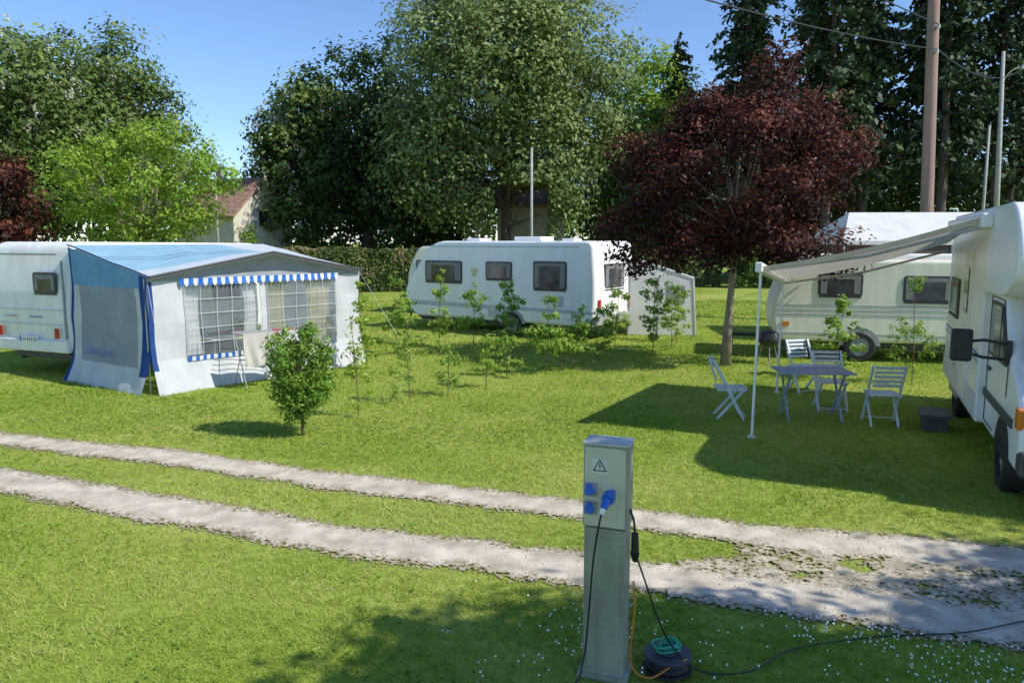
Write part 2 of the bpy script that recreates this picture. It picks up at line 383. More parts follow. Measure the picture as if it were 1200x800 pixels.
n=1500; y=3.6+2.0*rng.random(n)**.8; x=-.6+4.4*rng.random(n)**.6; kk=(trackmask(x,y)<-.05)&(rng.random(n)<.15+.85*(vn(x,y,.7,33)>.5)); x=x[kk];y=y[kk];n=len(x)
an=np.arange(6)/6*6.283; r=.0048+.0022*rng.random(n)
V=np.stack([x[:,None]+np.cos(an)*r[:,None],y[:,None]+np.sin(an)*r[:,None],np.full((n,6),.045)+.004*np.sin(an)+.02*rng.random((n,1))],2).reshape(-1,3)
da=npmesh('daisies',V,np.arange(n*6).reshape(n,6),mat('daisy_petal',(.85,.85,.82),rough=.7)); tag(da,'tiny white daisies dotted through the grass','flowers',kind='stuff')
n=4000; y=3.2*(14/3.2)**rng.random(n); x=(rng.random(n)*2-1)*(.72*y+.5); kk=(trackmask(x,y)<-.06)&(vn(x,y,.5,35)>.5); x=x[kk];y=y[kk];n=len(x)
P=np.stack([x,y,.015+.02*rng.random(n)],1)
wl=leaves('weeds',P,unit(np.array([0,0,1.])+rng.normal(size=P.shape)*.35),.032,rng.random(n)*.6,L_BUSH,None,asp=.7); tag(wl,'low broad-leaved weeds in the lawn','weeds',kind='stuff')
# ------------------------------------------------------------------ vehicles
def window(parent,x0,x1,z0,z1,y=0,axis='x',curt=True,fr=TRIM,r=.07,name='window'):
    if axis=='x': f=lambda a,b,d:(a,y-d,b)
    elif axis=='y': f=lambda a,b,d:(y-d,a,b)
    else: f=lambda a,b,d:(y+d,a,b)
    mb=MB()
    mb.prism(roundpoly([(x0,z0),(x1,z0),(x1,z1),(x0,z1)],[r]*4,4),-.01,.018,0,f)
    g=.03
    mb.prism(roundpoly([(x0+g,z0+g),(x1-g,z0+g),(x1-g,z1-g),(x0+g,z1-g)],[r]*4,4),.0,.026,1,f)
    if curt:
        cw=(x1-x0)*.16
        for a,b in((x0+g*1.6,x0+g+cw),(x1-g-cw,x1-g*1.6)):
            mb.prism([(a,z0+g*2),(b,z0+g*2),(b+(0),z1-g*2),(a,z1-g*2)],.0,.0285,2,f)
        mb.prism([(x0+g*2,z1-g-.10),(x1-g*2,z1-g-.10),(x1-g*2,z1-g*1.6),(x0+g*2,z1-g*1.6)],.0,.0295,2,f)
    mb.prism([(x0+.02,(z0-.03)),(x1-.02,z0-.03),(x1-.02,z0),(x0+.02,z0)],0,.03,0,f)
    return mb.build(name,[fr,GLASS,CURT],parent)
def wheel(parent,c,r=.32,w=.2,side=-1,rim=GREYP):
    e=part_empty('wheel',parent,c)
    mb=MB(); pts=[]
    prof=[(r*.62,-w/2),(r*.9,-w/2),(r,-w*.3),(r,w*.3),(r*.9,w/2),(r*.62,w/2)]
    n=28
    for i in range(n):
        t=2*math.pi*i/n
        for (q,d) in prof: pts.append((q*math.cos(t),d,q*math.sin(t)))
    k=len(prof); fs=[(i*k+j,((i+1)%n)*k+j,((i+1)%n)*k+(j+1)%k,i*k+(j+1)%k) for i in range(n) for j in range(k)]
    mb.add(pts,fs); mb.build('tyre',DARK,e,smooth=False)
    m2=MB(); m2.cyl((0,-w*.30,0),(0,w*.3,0),r*.63,n=24); m2.cyl((0,side*w*.30,0),(0,side*w*.42,0),r*.34,r*.22,n=16)
    for i in range(6):
        t=i*math.pi/3; m2.cyl((math.cos(t)*r*.45,side*w*.30,math.sin(t)*r*.45),(math.cos(t)*r*.45,side*w*.34,math.sin(t)*r*.45),r*.07,n=8)
    m2.build('rim',rim,e)
    return e
def caravan(label,loc,rz,L,Wd,poly,rs,body,wz=.33,wx=None,cat='caravan',name='caravan',bev=.09):
    e=thing(name,label,cat,loc,rz)
    mb=MB(); mb.prism(roundpoly(poly,rs,6),0,Wd); mb.build('body',body,e,bevel=bev,segs=4)
    m=MB(); m.box((L/2,Wd/2,.36),(L*.92,Wd*.8,.10)); m.box((L*.5,.3,.3),(L*.9,.06,.1)); m.box((L*.5,Wd-.3,.3),(L*.9,.06,.1))
    m.build('chassis',TRIM,e)
    wx=wx or L*.55
    ar=MB(); ar.prism([(wx+.42*math.cos(t),.33+.42*math.sin(t)) for t in np.linspace(0.05,math.pi-.05,16)],-.012,.03); ar.build('wheel_arch',GREYP,e)
    wheel(e,(wx,.04,wz),wz,.18); wheel(e,(wx,Wd-.1,wz),wz,.18,side=1)
    return e
def textmesh(body,width,parent,origin,xdir,zdir,m,name='lettering',off=None):
    cu=bpy.data.curves.new('t','FONT'); cu.body=body; cu.extrude=.0
    o=bpy.data.objects.new('t',cu); col.objects.link(o); dg=bpy.context.evaluated_depsgraph_get(); dg.update()
    me=bpy.data.meshes.new_from_object(o.evaluated_get(dg)); bpy.data.objects.remove(o)
    co_=np.array([v.co[:] for v in me.vertices]); s=width/(co_[:,0].max()-co_[:,0].min()); co_-=co_.min(0)
    xd=Vector(xdir).normalized(); zd=Vector(zdir).normalized()
    for v,c_ in zip(me.vertices,co_): v.co=Vector(origin)+xd*(c_[0]*s)+zd*(c_[1]*s)
    me.materials.clear(); me.materials.append(m)
    ob=bpy.data.objects.new(name,me); col.objects.link(ob); ob.parent=parent
    return ob
STRB=mat('blue_decal',(.10,.20,.42),rough=.4); STRG=mat('grey_decal',(.50,.52,.56),rough=.4)
YEL=mat('pale_yellow_decal',(.62,.58,.36),rough=.4)
Lc=5.6
cv=caravan('white touring caravan with red tail lights joined to blue awning',(-8.36,14.5,0),math.atan2(.92,.39),Lc,2.2,
  [(0,.48),(Lc,.48),(Lc+.25,1.2),(Lc-.25,2.56),(.12,2.60),(-.06,1.5)],[.12,.15,.35,.4,.22,.6],WHITE2,wx=3.0)
window(cv,.28,.92,1.62,2.02,y=-.035,axis='y')
window(cv,2.0,2.9,1.3,1.9); window(cv,3.6,4.5,1.3,1.9)
m=MB(); m.box((-.03,1.1,.60),(.10,2.1,.24)); m.build('bumper',WHITE2,cv,bevel=.03)
m=MB(); m.box((-.095,.30,.86),(.03,.10,.20)); m.build('tail_light',RED,cv,bevel=.01)
m=MB(); m.box((-.095,1.9,.86),(.03,.10,.20)); m.build('tail_light',RED,cv,bevel=.01)
m=MB(); m.box((-.09,1.1,.72),(.02,.50,.11)); m.box((-.102,1.33,.72),(.004,.04,.11),1)
for i in range(7): m.box((-.102,1.26-.055*i-(.02 if i>1 else 0)-(.02 if i>4 else 0),.72),(.004,.022,.06),2)
m.build('licence_plate',[WHITE,BLUES,TRIM],cv)
for y_,z_ in((.9,1.16),(1.6,1.16)): MB().box((-.066,y_,z_),(.02,.35,.025)).build('handle',GREYP,cv)
MB().box((-.055,.09,1.5),(.03,.035,1.5)).build('trim',GREYP,cv); MB().box((-.045,1.1,2.36),(.03,1.8,.03)).build('trim',GREYP,cv)
for z_ in (1.30,1.02): MB().box((-.058,1.1,z_),(.012,1.9,.012)).build('trim',STRG,cv)
# --- awning tent
A=Vector((-6.16,12.96,0));B=Vector((-3.3,16.55,0));C=Vector((-8.30,14.45,0));E=Vector((-6.15,19.1,0))
FG=fabric('grey_canvas',(.66,.67,.68)); FN=fabric('navy_canvas',(.03,.08,.28)); FB=fabric('sky_blue_canvas',(.36,.60,.74),tr=.3); FM=fabric('mesh_canvas',(.38,.41,.45),tr=.35); FMB=fabric('mid_blue_canvas',(.20,.42,.64),tr=.35)
FW=fabric('white_canvas',(.82,.82,.79)); FD=fabric('charcoal_canvas',(.12,.125,.13),tr=.1); FGL=fabric('pale_grey_canvas',(.62,.69,.73)); FMG=fabric('mid_grey_canvas',(.36,.38,.40),tr=.15); FY=fabric('yellow_curtain',(.62,.58,.36),tr=.35)
CLR=clearmat('clear_vinyl',(.38,.42,.46),.26)
aw=thing('awning_tent','blue and grey caravan awning with gridded clear windows and peaked front','awning',tuple(A))
def ztop(u): return 2.0+.40*(1-abs(u*2-1))
def sheet(name,P0,P1,ub,zb,topf,hole,mi,mats,flare=.22,amp=.02,seed=0):
    nrm=(P1-P0).cross(Vector((0,0,1))).normalized()
    mb=MB(); nu,nz_=len(ub),len(zb); vs=[]
    for u in ub:
        for zf in zb:
            z=zf if zf<1.95 else (topf(u) if zf==zb[-1] else zf)
            p=P0.lerp(P1,u)
            d=flare*max(0,(.65-z)/.65)**1.3+amp*math.sin(u*17+z*5+seed)+amp*.6*math.sin(u*41+z*2)
            if z<.5: d+=.03*math.sin(u*67+seed)*(.5-z)*2
            if zf==zb[-1]: d=0
            vs.append(tuple(p+nrm*d+Vector((0,0,z))))
    for i in range(nu-1):
        for j in range(nz_-1):
            u=(ub[i]+ub[i+1])/2; z=(zb[j]+zb[j+1])/2
            if hole(u,z): continue
            mb.add([vs[i*nz_+j],vs[(i+1)*nz_+j],vs[(i+1)*nz_+j+1],vs[i*nz_+j+1]],[(0,1,2,3)],mi(u,z))
    return mb.build(name,mats,aw,off=A,smooth=True)
W1=(.14,.47);W2=(.505,.86)
ub=sorted(set([0,.02,.045,.08,.11,.14]+list(np.round(np.linspace(.14,.47,12),4))+[.505]+list(np.round(np.linspace(.505,.86,12),4))+[.89,.92,.95,.975,1.0]))
zb=[0.0,.06,.12,.2,.3,.4,.56,.9,1.2,1.5,1.84,1.92,2.0]
isw=lambda u,z:(W1[0]<u<W1[1] or W2[0]<u<W2[1]) and .56<z<1.84
sheet('front_wall',A,B,ub,zb,ztop,isw,lambda u,z:2 if z>1.93 else (1 if u<.02 and z>.35 else 0),[FG,FN,FMG])
sheet('window',A,B,ub,zb,ztop,lambda u,z:not isw(u,z),lambda u,z:0,[CLR])
m=MB(); nrm=(B-A).cross(Vector((0,0,1))).normalized()
def onw(u,z,d=.035): 
    p=A.lerp(B,u)+nrm*(d+.02*math.sin(u*17+z*5)+.012*math.sin(u*41+z*2)); return (p.x,p.y,z)
for (a,b) in (W1,W2):
    for q in np.linspace(a,b,6): m.tube([onw(q,z) for z in np.linspace(.56,1.84,5)],.0065,5)
    for z in np.linspace(.56,1.84,6): m.tube([onw(q,z) for q in np.linspace(a,b,9)],.0065,5)
m.build('window_grid',FG,aw,off=A)
def valance(u0,u1,z,h,n,d=.06,scal=False):
    m=MB()
    for i in range(n):
        a=u0+(u1-u0)*i/n;b=u0+(u1-u0)*(i+1)/n; w_=b-a
        if scal:
            m.add([onw(a,z,d),onw(b,z,d),onw(b,z-h*.55,d),onw(b-w_*.2,z-h*.85,d+.008),onw((a+b)/2,z-h,d+.012),onw(a+w_*.2,z-h*.85,d+.008),onw(a,z-h*.55,d)],[(0,1,2,3,4,5,6)],i%2)
        else: m.add([onw(a,z,d),onw(b,z,d),onw(b,z-h,d),onw(a,z-h,d)],[(0,1,2,3)],i%2)
    m.build('valance',[BLUES,FW],aw,off=A)
valance(.12,.87,1.96,.14,40,scal=True); valance(.14,.47,.58,.08,22); 
def curtain(s0,s1,n_,mt,tuck=0):
    m=MB(); rows=[1.86,1.5,1.1,.75,.58]
    for r_ in range(4):
        def P_(i,z): 
            c_=(s0+s1)/2; f_=1-tuck*math.sin(math.pi*min(1,(1.86-z)/1.28)); u=c_+(s0+(s1-s0)*i/n_-c_)*f_
            return onw(u,z,-.10-.035*(i%2))
        for i in range(n_): m.add([P_(i,rows[r_]),P_(i+1,rows[r_]),P_(i+1,rows[r_+1]),P_(i,rows[r_+1])],[(0,1,2,3)])
    m.build('curtain',mt,aw,off=A,smooth=True)
curtain(.14,.22,8,FW,.3); curtain(.40,.47,8,FW,.3); curtain(.505,.62,12,FY,.35); curtain(.70,.86,14,FY,.3)
ub2=[0,.025,.10,.13,.2,.3,.4,.5,.6,.7,.80,.86,.915,.96,1.0]; zb2=[0,.06,.15,.3,.42,.8,1.2,1.6,1.80,1.95,2.0]
def smi(u,z):
    if u<.02 or (u>.915 and z>.3): return 1
    if z>1.80: return 3
    if .13<u<.86 and .42<z<1.80: return 2
    return 0
sheet('side_wall',C,A,ub2,zb2,lambda u:2.5-.5*u,lambda u,z:False,smi,[FG,FN,FM,FMB],seed=2)
sheet('side_wall',B,E,ub2,zb2,lambda u:2.0+.5*u,lambda u,z:False,lambda u,z:0,[FG,FN,FM],seed=4)
sd=(A-C).normalized(); nn=(A-C).cross(Vector((0,0,1))).normalized()
o=C+sd*.50+nn*.09+Vector((0,0,.55))-A
textmesh('CARAVELAIR',1.0,aw,o,sd,(0,0,1),BLUES)
m=MB(); nu,nv=24,12; vs=[]; FC=.30
for i in range(nu+1):
    u=i/nu
    for j in range(nv+1):
        v=j/nv; f0=A.lerp(B,u)+nrm*FC*(.35+.65*(1-abs(2*u-1))); b0=C.lerp(E,u)
        p=b0.lerp(f0,v); z=2.56*(1-v)+(ztop(u)+.03)*v-.05*math.sin(math.pi*v)*abs(math.sin(u*math.pi*3))-.02+.010*math.sin(u*31+v*9)*math.sin(math.pi*v)
        vs.append((p.x,p.y,z))
for i in range(nu):
    for j in range(nv): m.add([vs[i*(nv+1)+j],vs[(i+1)*(nv+1)+j],vs[(i+1)*(nv+1)+j+1],vs[i*(nv+1)+j+1]],[(0,1,2,3)],1 if (j>=nv-2 or i>nu*.7) else 0)
m.build('roof',[FB,FGL],aw,off=A,smooth=True)
MB().tube([vs[i*(nv+1)+nv] for i in range(nu+1)],.020,6).build('piping',FD,aw,off=A); MB().tube([vs[j] for j in range(nv+1)],.014,6).build('piping',FN,aw,off=A)
m=MB()
for i in range(nu):
    p=vs[i*(nv+1)+nv];q_=vs[(i+1)*(nv+1)+nv]; m.add([p,q_,(q_[0],q_[1],q_[2]-.05),(p[0],p[1],p[2]-.05)],[(0,1,2,3)])
m.build('canopy_edge',FD,aw,off=A)
for P in (A,B,A.lerp(B,.49)):
    q_=P-nrm*.08; MB().cyl((q_.x,q_.y,0),(q_.x,q_.y,1.98),.014,n=8).build('pole',ALU,aw,off=A)
for P,Q in ((A+nrm*.5,A+Vector((0,0,2.0))),(B+nrm*.9+Vector((.5,.3,0)),B+Vector((0,0,2.0)))):
    MB().tube([tuple(P),tuple(Q)],.004,5).build('guy_rope',FG,aw,off=A)
it=thing('camping_table','folding camping table with pots inside the awning','table',(-5.6,15.2,0),math.radians(52))
m=MB(); m.box((0,0,.72),(1.1,.5,.03)); m.build('table_top',BEIGEH,it)
for x in(-.5,.5):
    for y in(-.2,.2): MB().cyl((x,y,0),(x*.96,y,.71),.012,n=8).build('leg',ALU,it)
pot=thing('flower_pot','red pot plant on a camping table','plant pot',(-5.5,15.3,.735))
MB().cyl((0,0,0),(0,0,.14),.06,.08,n=14).build('pot',mat('red_clay',(.4,.06,.04)),pot)
P,N,t=lobe_leaves([(0,0,.24,.12,.12,.10)],200,.04,8,rng); leaves('foliage',P,N,.05,t,L_BUSH,pot)
dr=thing('drying_rack','folding metal drying rack hung with pale towels beside an awning','drying rack',(-4.45,13.95,0),math.radians(40))
m=MB()
for x in(-.55,.55):
    m.tube([(x,-.3,0),(x,.25,.98)],.009,6); m.tube([(x,.3,0),(x,-.25,.98)],.009,6); 
for y in np.linspace(-.27,.27,6): m.tube([(-.6,y,.98),(.6,y,.98)],.006,6)
m.tube([(-.55,0,.5),(.55,0,.5)],.008,6); m.build('frame',GREYP,dr)
def cloth(par,x0,x1,y,z1,z2,m_,name='towel'):
    m=MB(); n=16; rows=8
    g_=[]
    for side in(-1,1):
        for r_ in range(rows+1):
            zz=z1-(z1-z2)*(1 if side<0 else .6)*(1-r_/rows if side<0 else r_/rows)
            for i in range(n+1):
                x=x0+(x1-x0)*i/n; amp=.03*(z1-zz)*3; x+=.02*(z1-zz)*math.sin(r_*.9)
                g_.append((x,y+side*.012+side*amp*(.5+.5*math.sin(i*1.1+.4*r_)),zz+.02*math.sin(i*.9)*(z1>zz)))
    for r_ in range(2*rows+1):
        for i in range(n): a=r_*(n+1)+i; m.add([g_[a],g_[a+1],g_[a+n+2],g_[a+n+1]],[(0,1,2,3)])
    return m.build(name,m_,par,smooth=True)
cloth(dr,-.58,.0,-.27,.995,.40,fabric('beige_towel',(.62,.58,.52)))
cloth(dr,.05,.55,-.27,.995,.66,fabric('white_towel',(.70,.70,.70)))
cloth(dr,.1,.5,.05,1.0,.85,fabric('red_cloth',(.55,.06,.08)))
# --- middle caravan
Lm=6.45
mc=caravan('white caravan with sloping nose and three dark side windows',(-3.2,23.45,0),math.atan2(-.57,.82),Lm,2.3,
  [(.30,.38),(Lm,.38),(Lm+.04,1.4),(Lm-.05,2.62),(1.0,2.62),(-.10,1.25),(-.08,.8)],[.2,.12,.4,.22,.5,.4,.2],mat('caravan_white',(.86,.86,.84),rough=.3,var=.05,scale=2,stretch=(1.5,1.5,.4)),wx=3.9)
window(mc,.75,2.15,1.42,2.05); window(mc,3.0,3.9,1.55,2.05); window(mc,4.6,5.65,1.32,2.08)
window(mc,.55,1.7,1.35,2.02,y=Lm+.01,axis='z')
m=MB(); m.prism([(0.05,.72),(Lm,.72),(Lm,.80),(.0,.86)],-.006,0.01); m.build('stripe',STRG,mc)
MB().box((Lm/2+.1,-.002,2.46),(Lm-1.1,.02,.03)).build('stripe',STRG,mc)
m=MB(); m.prism([(2.58+.12*math.cos(t)*(1+.3*math.sin(3*t)),1.75+.12*math.sin(t)*(1+.3*math.sin(3*t))) for t in np.linspace(0,6.28,16)[:-1]],-.005,.01,0,lambda a,b,y:(a,-y,b))
m.build('emblem',YEL,mc)
for c_,d_ in(((1.9,1.1,2.66),(.5,.5,.08)),((3.9,1.1,2.68),(.9,.7,.12)),((5.2,1.0,2.65),(.4,.4,.07))): MB().box(c_,d_).build('roof_vent',WHITE,mc,bevel=.02)
m=MB(); m.box((Lm+.03,1.1,.55),(.08,2.1,.26)); m.build('bumper',GREYP,mc,bevel=.03)
for y in(.25,2.0): MB().box((Lm+.055,y,.95),(.03,.12,.30)).build('tail_light',RED,mc,bevel=.01)
m=MB(); m.box((Lm+.06,1.1,1.18),(.03,.6,.03)); m.build('handle',GREYP,mc)
for c_,d_ in(((3.3,-.004,.60),(.45,.02,.22)),((5.4,-.004,1.02),(.3,.02,.3)),((1.3,-.004,1.05),(.3,.02,.3))): MB().box(c_,d_).build('hatch',STRG,mc,bevel=.005)
MB().tube([(.3,1.1,.42),(-1.0,1.1,.42)],.05,8).build('tow_bar',TRIM,mc); MB().tube([(-.85,1.1,0),(-.85,1.1,.55)],.03,8).build('jockey_wheel',TRIM,mc)
c2=caravan('older cream caravan parked behind the sloping-nosed caravan',(-3.75,28.0,0),math.atan2(-.3,.95),4.4,2.1,
  [(0,.45),(4.4,.45),(4.5,1.5),(4.2,2.45),(.4,2.45),(-.1,1.5)],[.2,.2,.5,.3,.3,.5],CREAM)
window(c2,.3,1.3,1.35,1.95)
ut=thing('utility_tent','white canvas storage annex standing against a caravan end','tent',(3.28,21.35,0),math.radians(-6))
m=MB(); m.prism([(-.05,0),(1.85,0),(1.74,1.62),(.1,2.16),(0,2.1)],0,1.5); m.build('canvas',FW,ut,bevel=.03)
m=MB(); m.box((.80,-.012,.85),(.02,.01,1.6)); m.build('zip',FG,ut)
m=MB(); m.prism([(1.0,.9),(1.5,.9),(1.5,1.4),(1.0,1.4)],-.012,0.0,0); m.build('window',FM,ut)
MB().tube([(-.05,-.02,0),(0,-.02,2.1),(.1,-.02,2.16),(1.74,-.02,1.63),(1.85,-.02,0)],.014,6).build('pole',ALU,ut)
# --- rounded cream caravan
Le=5.0
ec=caravan('rounded cream vintage caravan with grooved sides under the trees',(5.78,17.05,0),math.atan2(-.25,.97),Le,2.0,
  [(.10,.42),(Le,.42),(Le+.1,1.5),(Le-.3,2.22),(.35,2.22),(-.05,1.1)],[.25,.25,.5,.35,.75,.5],mat('caravan_cream',(.78,.75,.61),rough=.4,var=.08,scale=2.5,stretch=(2,2,.4)),wx=1.85)
window(ec,.95,1.85,1.42,1.92,fr=TRIM); window(ec,2.65,3.65,1.32,1.88); 
for z in (1.22,1.12,1.02,.60): MB().box((Le/2,-.004,z),(Le-.2,.014,.016)).build('groove',GREYP,ec)
m=MB(); m.box((Le/2,1.0,2.27),(Le-1.4,1.5,.11)); m.build('roof',WHITE2,ec,bevel=.03)
m=MB(); m.box((4.3,-.006,1.25),(.6,.02,1.5)); m.build('door',CREAM,ec,bevel=.008)
m=MB(); m.box((.3,-.005,.8),(.16,.02,.1)); m.build('side_lamp',ORANGE,ec)
MB().tube([(.1,1.0,.42),(-1.0,1.0,.42)],.045,8).build('tow_bar',TRIM,ec); MB().tube([(-.8,1.0,0),(-.8,1.0,.6)],.03,8).build('jockey_wheel',TRIM,ec)
# --- white pavilion behind
pv=thing('pavilion_tent','large white party tent with hipped roof behind a cream caravan','tent',(8.3,19.4,0),math.radians(-4))
m=MB(); X0,X1,Y0,Y1=0,8.0,0,3.4; zE,zR=2.62,3.38
v_=[(X0,Y0,zE),(X1,Y0,zE),(X1,Y1,zE),(X0,Y1,zE),(X0+.7,1.7,zR),(X1-.7,1.7,zR)]
m.add(v_,[(0,1,5,4),(1,2,5),(2,3,4,5),(3,0,4)]); 
for a,b in((0,1),(1,2),(2,3),(3,0)):
    p,q_=v_[a],v_[b]; m.add([p,q_,(q_[0],q_[1],q_[2]-.10),(p[0],p[1],p[2]-.10)],[(0,1,2,3)])
m.build('roof',FW,pv)
for x in(0.03,2.65,5.3,7.97):
    for y in(.03,3.37): MB().cyl((x,y,0),(x,y,zE-.03),.03,n=8).build('pole',ALU,pv)
TAN_SHADE=fabric('tan_roof_shade',(.16,.13,.10))
MB().box((4.0,.06,2.15),(7.8,.02,.72)).build('under_roof_shade',TAN_SHADE,pv); MB().box((.06,1.7,1.3),(.02,3.3,2.5)).build('under_roof_shade',TAN_SHADE,pv)  # shadow under the tent roof, put in as dark tan sheets
# --- motorhome
mh=thing('motorhome','white motorhome with overcab berth, black mirror and awning rolled out','motorhome',(5.08,7.95,0),math.atan2(-.91,-.41))
poly=[(-5.2,.42),(-1.3,.42),(-1.3,2.0),(.0,2.03),(.74,2.24),(.70,2.62),(.3,3.0),(-5.1,3.0)]
m=MB(); m.prism(roundpoly(poly,[.12,.05,.05,.2,.18,.25,.3,.2],5),0,2.2); m.build('body',WHITE,mh,bevel=.06,segs=3)
K=-.72
cab=[(-.75+K,.40),(1.62+K,.40),(1.70+K,.75),(1.52+K,1.12),(.98+K,1.36),(.30+K,2.06),(-.75+K,2.06)]
m=MB(); m.prism(roundpoly(cab,[.0,.1,.12,.15,.12,.1,0],4),.09,2.11); cabo=m.build('cab',WHITE,mh,bevel=.06,segs=3)
f=lambda a,b,d:(a+K,.09-d,b)
m=MB(); m.prism(roundpoly([(-.42,1.30),(.80,1.30),(.30,1.93),(-.42,1.93)],[.06,.12,.1,.06],4),-.01,.012,0,f)
m.prism(roundpoly([(-.38,1.34),(.68,1.34),(.26,1.89),(-.38,1.89)],[.05,.1,.08,.05],4),0,.018,1,f)
m.prism([(.30,1.33),(.335,1.33),(.335,1.9),(.30,1.9)],0,.022,0,f)
m.build('window',[TRIM,GLASS],mh)
dr_=part_empty('door',mh,(K,0,0))
for a,b in(((-.5,.5),(-.5,1.97)),((-.5,1.97),(.33,1.97)),((.33,1.97),(.84,1.30)),((.84,1.30),(.82,1.0)),((.15,.5),(-.5,.5))):
    MB().tube([(a[0],.086,a[1]),(b[0],.086,b[1])],.007,5).build('seam',TRIM,dr_)
MB().box((-.32,.075,1.14),(.18,.03,.04)).build('handle',TRIM,dr_,bevel=.008)
m=MB(); m.box((.3+K,.08,.82),(2.0,.025,.09)); m.build('side_trim',TRIM,mh,bevel=.006)
m=MB(); m.prism([(.78+K+.45*math.cos(t),.36+.45*math.sin(t)) for t in np.linspace(0,math.pi,18)],-.004,.3,0,lambda a,b,y:(a,.09+y,b)); m.build('wheel_arch',DARK,mh)
wheel(mh,(.78+K,.19,.34),.34,.22,rim=ALU); wheel(mh,(.78+K,2.0,.34),.34,.22,side=1,rim=ALU); wheel(mh,(-3.7,.14,.34),.34,.22,rim=ALU); wheel(mh,(-3.7,2.05,.34),.34,.22,side=1,rim=ALU)
m=MB(); m.prism([(-3.7+.45*math.cos(t),.36+.45*math.sin(t)) for t in np.linspace(0,math.pi,18)],-.006,.03); m.build('wheel_arch',GREYP,mh)
m=MB(); m.box((1.66+K,1.1,.52),(.22,2.02,.24)); m.build('bumper',TRIM,mh,bevel=.04)
m=MB(); m.box((1.60+K,1.1,.92),(.08,1.1,.22)); m.build('grille',TRIM,mh,bevel=.01)
for y in(.32,1.88): MB().box((1.60+K,y,.93),(.14,.32,.2)).build('headlight',LAMPG,mh,bevel=.02)
for y in(.12,2.08): MB().box((1.56+K,y,.93),(.16,.10,.2)).build('indicator',ORANGE,mh,bevel=.015)
m=MB(); m.add([(.97,.2,1.39),(.97,2.0,1.39),(.36,1.9,2.02),(.36,.3,2.02)],[(0,1,2,3)]); 
ws=m.build('windscreen',GLASS,mh); ws.location=(.03+K,0,.02)
mi=part_empty('mirror',mh,(.10,.05,1.45))
m=MB(); m.tube([(0,.05,.10),(.02,-.2,.14),(.03,-.34,.12)],.016,6); m.tube([(0,.05,-.06),(.02,-.2,-.04),(.03,-.34,0)],.016,6); m.box((.0,.03,.02),(.10,.05,.24)); m.build('arm',DARK,mi)
MB().box((.04,-.40,.08),(.09,.20,.34)).build('housing',DARK,mi,bevel=.03,)
MB().box((-.008,-.40,.08),(.006,.16,.28)).build('glass',mat('mirror_glass',(.5,.5,.5),rough=.03,metal=1),mi)
window(mh,-4.7,-3.6,1.5,2.05,fr=TRIM)
dd=part_empty('door',mh,(0,0,0))
m=MB(); m.box((-2.7,-.006,1.5),(.72,.03,1.95)); m.build('panel',WHITE2,dd,bevel=.01)
m=MB(); m.box((-2.7,-.026,1.95),(.42,.02,.6)); m.build('window',GLASS,dd,bevel=.008)
MB().box((-2.4,-.035,1.35),(.04,.04,.14)).build('handle',TRIM,dd)
m=MB(); m.box((-3.25,-.005,.62),(3.8,.012,.30)); m.build('skirt',mat('skirt_grey',(.66,.66,.66)),mh)
m=MB(); m.box((-3.25,-.004,1.25),(3.8,.008,.03)); m.box((-3.25,-.004,1.17),(3.8,.008,.05),1); m.build('stripe',[STRB,STRG],mh)
m=MB(); m.box((-2.7,-.30,.22),(.6,.4,.05)); m.box((-2.7,-.30,.1),(.5,.3,.2)); m.build('step',TRIM,mh)
for x in(-3,-.7): MB().box((x,1.1,3.04),(.5,.5,.09)).build('roof_vent',WHITE,mh,bevel=.02)
ma=part_empty('awning',mh,(0,0,0))
m=MB(); m.box((-2.85,-.06,2.84),(3.8,.13,.17)); m.build('case',WHITE,ma,bevel=.03)
CAN=fabric('cream_awning_canvas',(.66,.60,.49),tr=.4)
zc=lambda u,v:2.88-.60*v-.06*math.sin(math.pi*v)-.02*math.sin(math.pi*u)-.30*u-.03*u*v
m=MB(); nv=10;nu=12;vs=[]
for i in range(nu+1):
    for j in range(nv+1):
        u=i/nu;v=j/nv; vs.append((-1.08-3.45*u,-.12-2.40*v,zc(u,v)))
for i in range(nu):
    for j in range(nv): a=i*(nv+1)+j; m.add([vs[a],vs[a+nv+1],vs[a+nv+2],vs[a+1]],[(0,1,2,3)])
for j in range(nv):
    p=vs[j];q_=vs[j+1]; m.add([p,q_,(q_[0],q_[1],q_[2]-.07),(p[0],p[1],p[2]-.07)],[(0,1,2,3)])
m.build('canopy',CAN,ma,smooth=False)
z0_,z1_=zc(0,1),zc(1,1)
m=MB(); m.prism([(-.99,z0_-.07),(-.99,z0_+.06),(-4.61,z1_+.06),(-4.61,z1_-.07)],-2.59,-2.50); m.build('lead_rail',WHITE,ma,bevel=.015)
for x,zz in((-1.12,z0_),(-4.48,z1_)):
    u_=0 if x>-2 else 1
    m=MB(); m.tube([(x,-.1,zc(u_,0)-.12),(x,-1.3,zc(u_,.5)-.10),(x,-2.53,zz-.05)],.018,8); m.build('arm',ALU,ma)
    m=MB(); m.tube([(x,-2.53,zz-.04),(x,-2.56,0.02)],.018,8); m.box((x,-2.56,.012),(.1,.1,.02)); m.build('post',WHITE,ma)
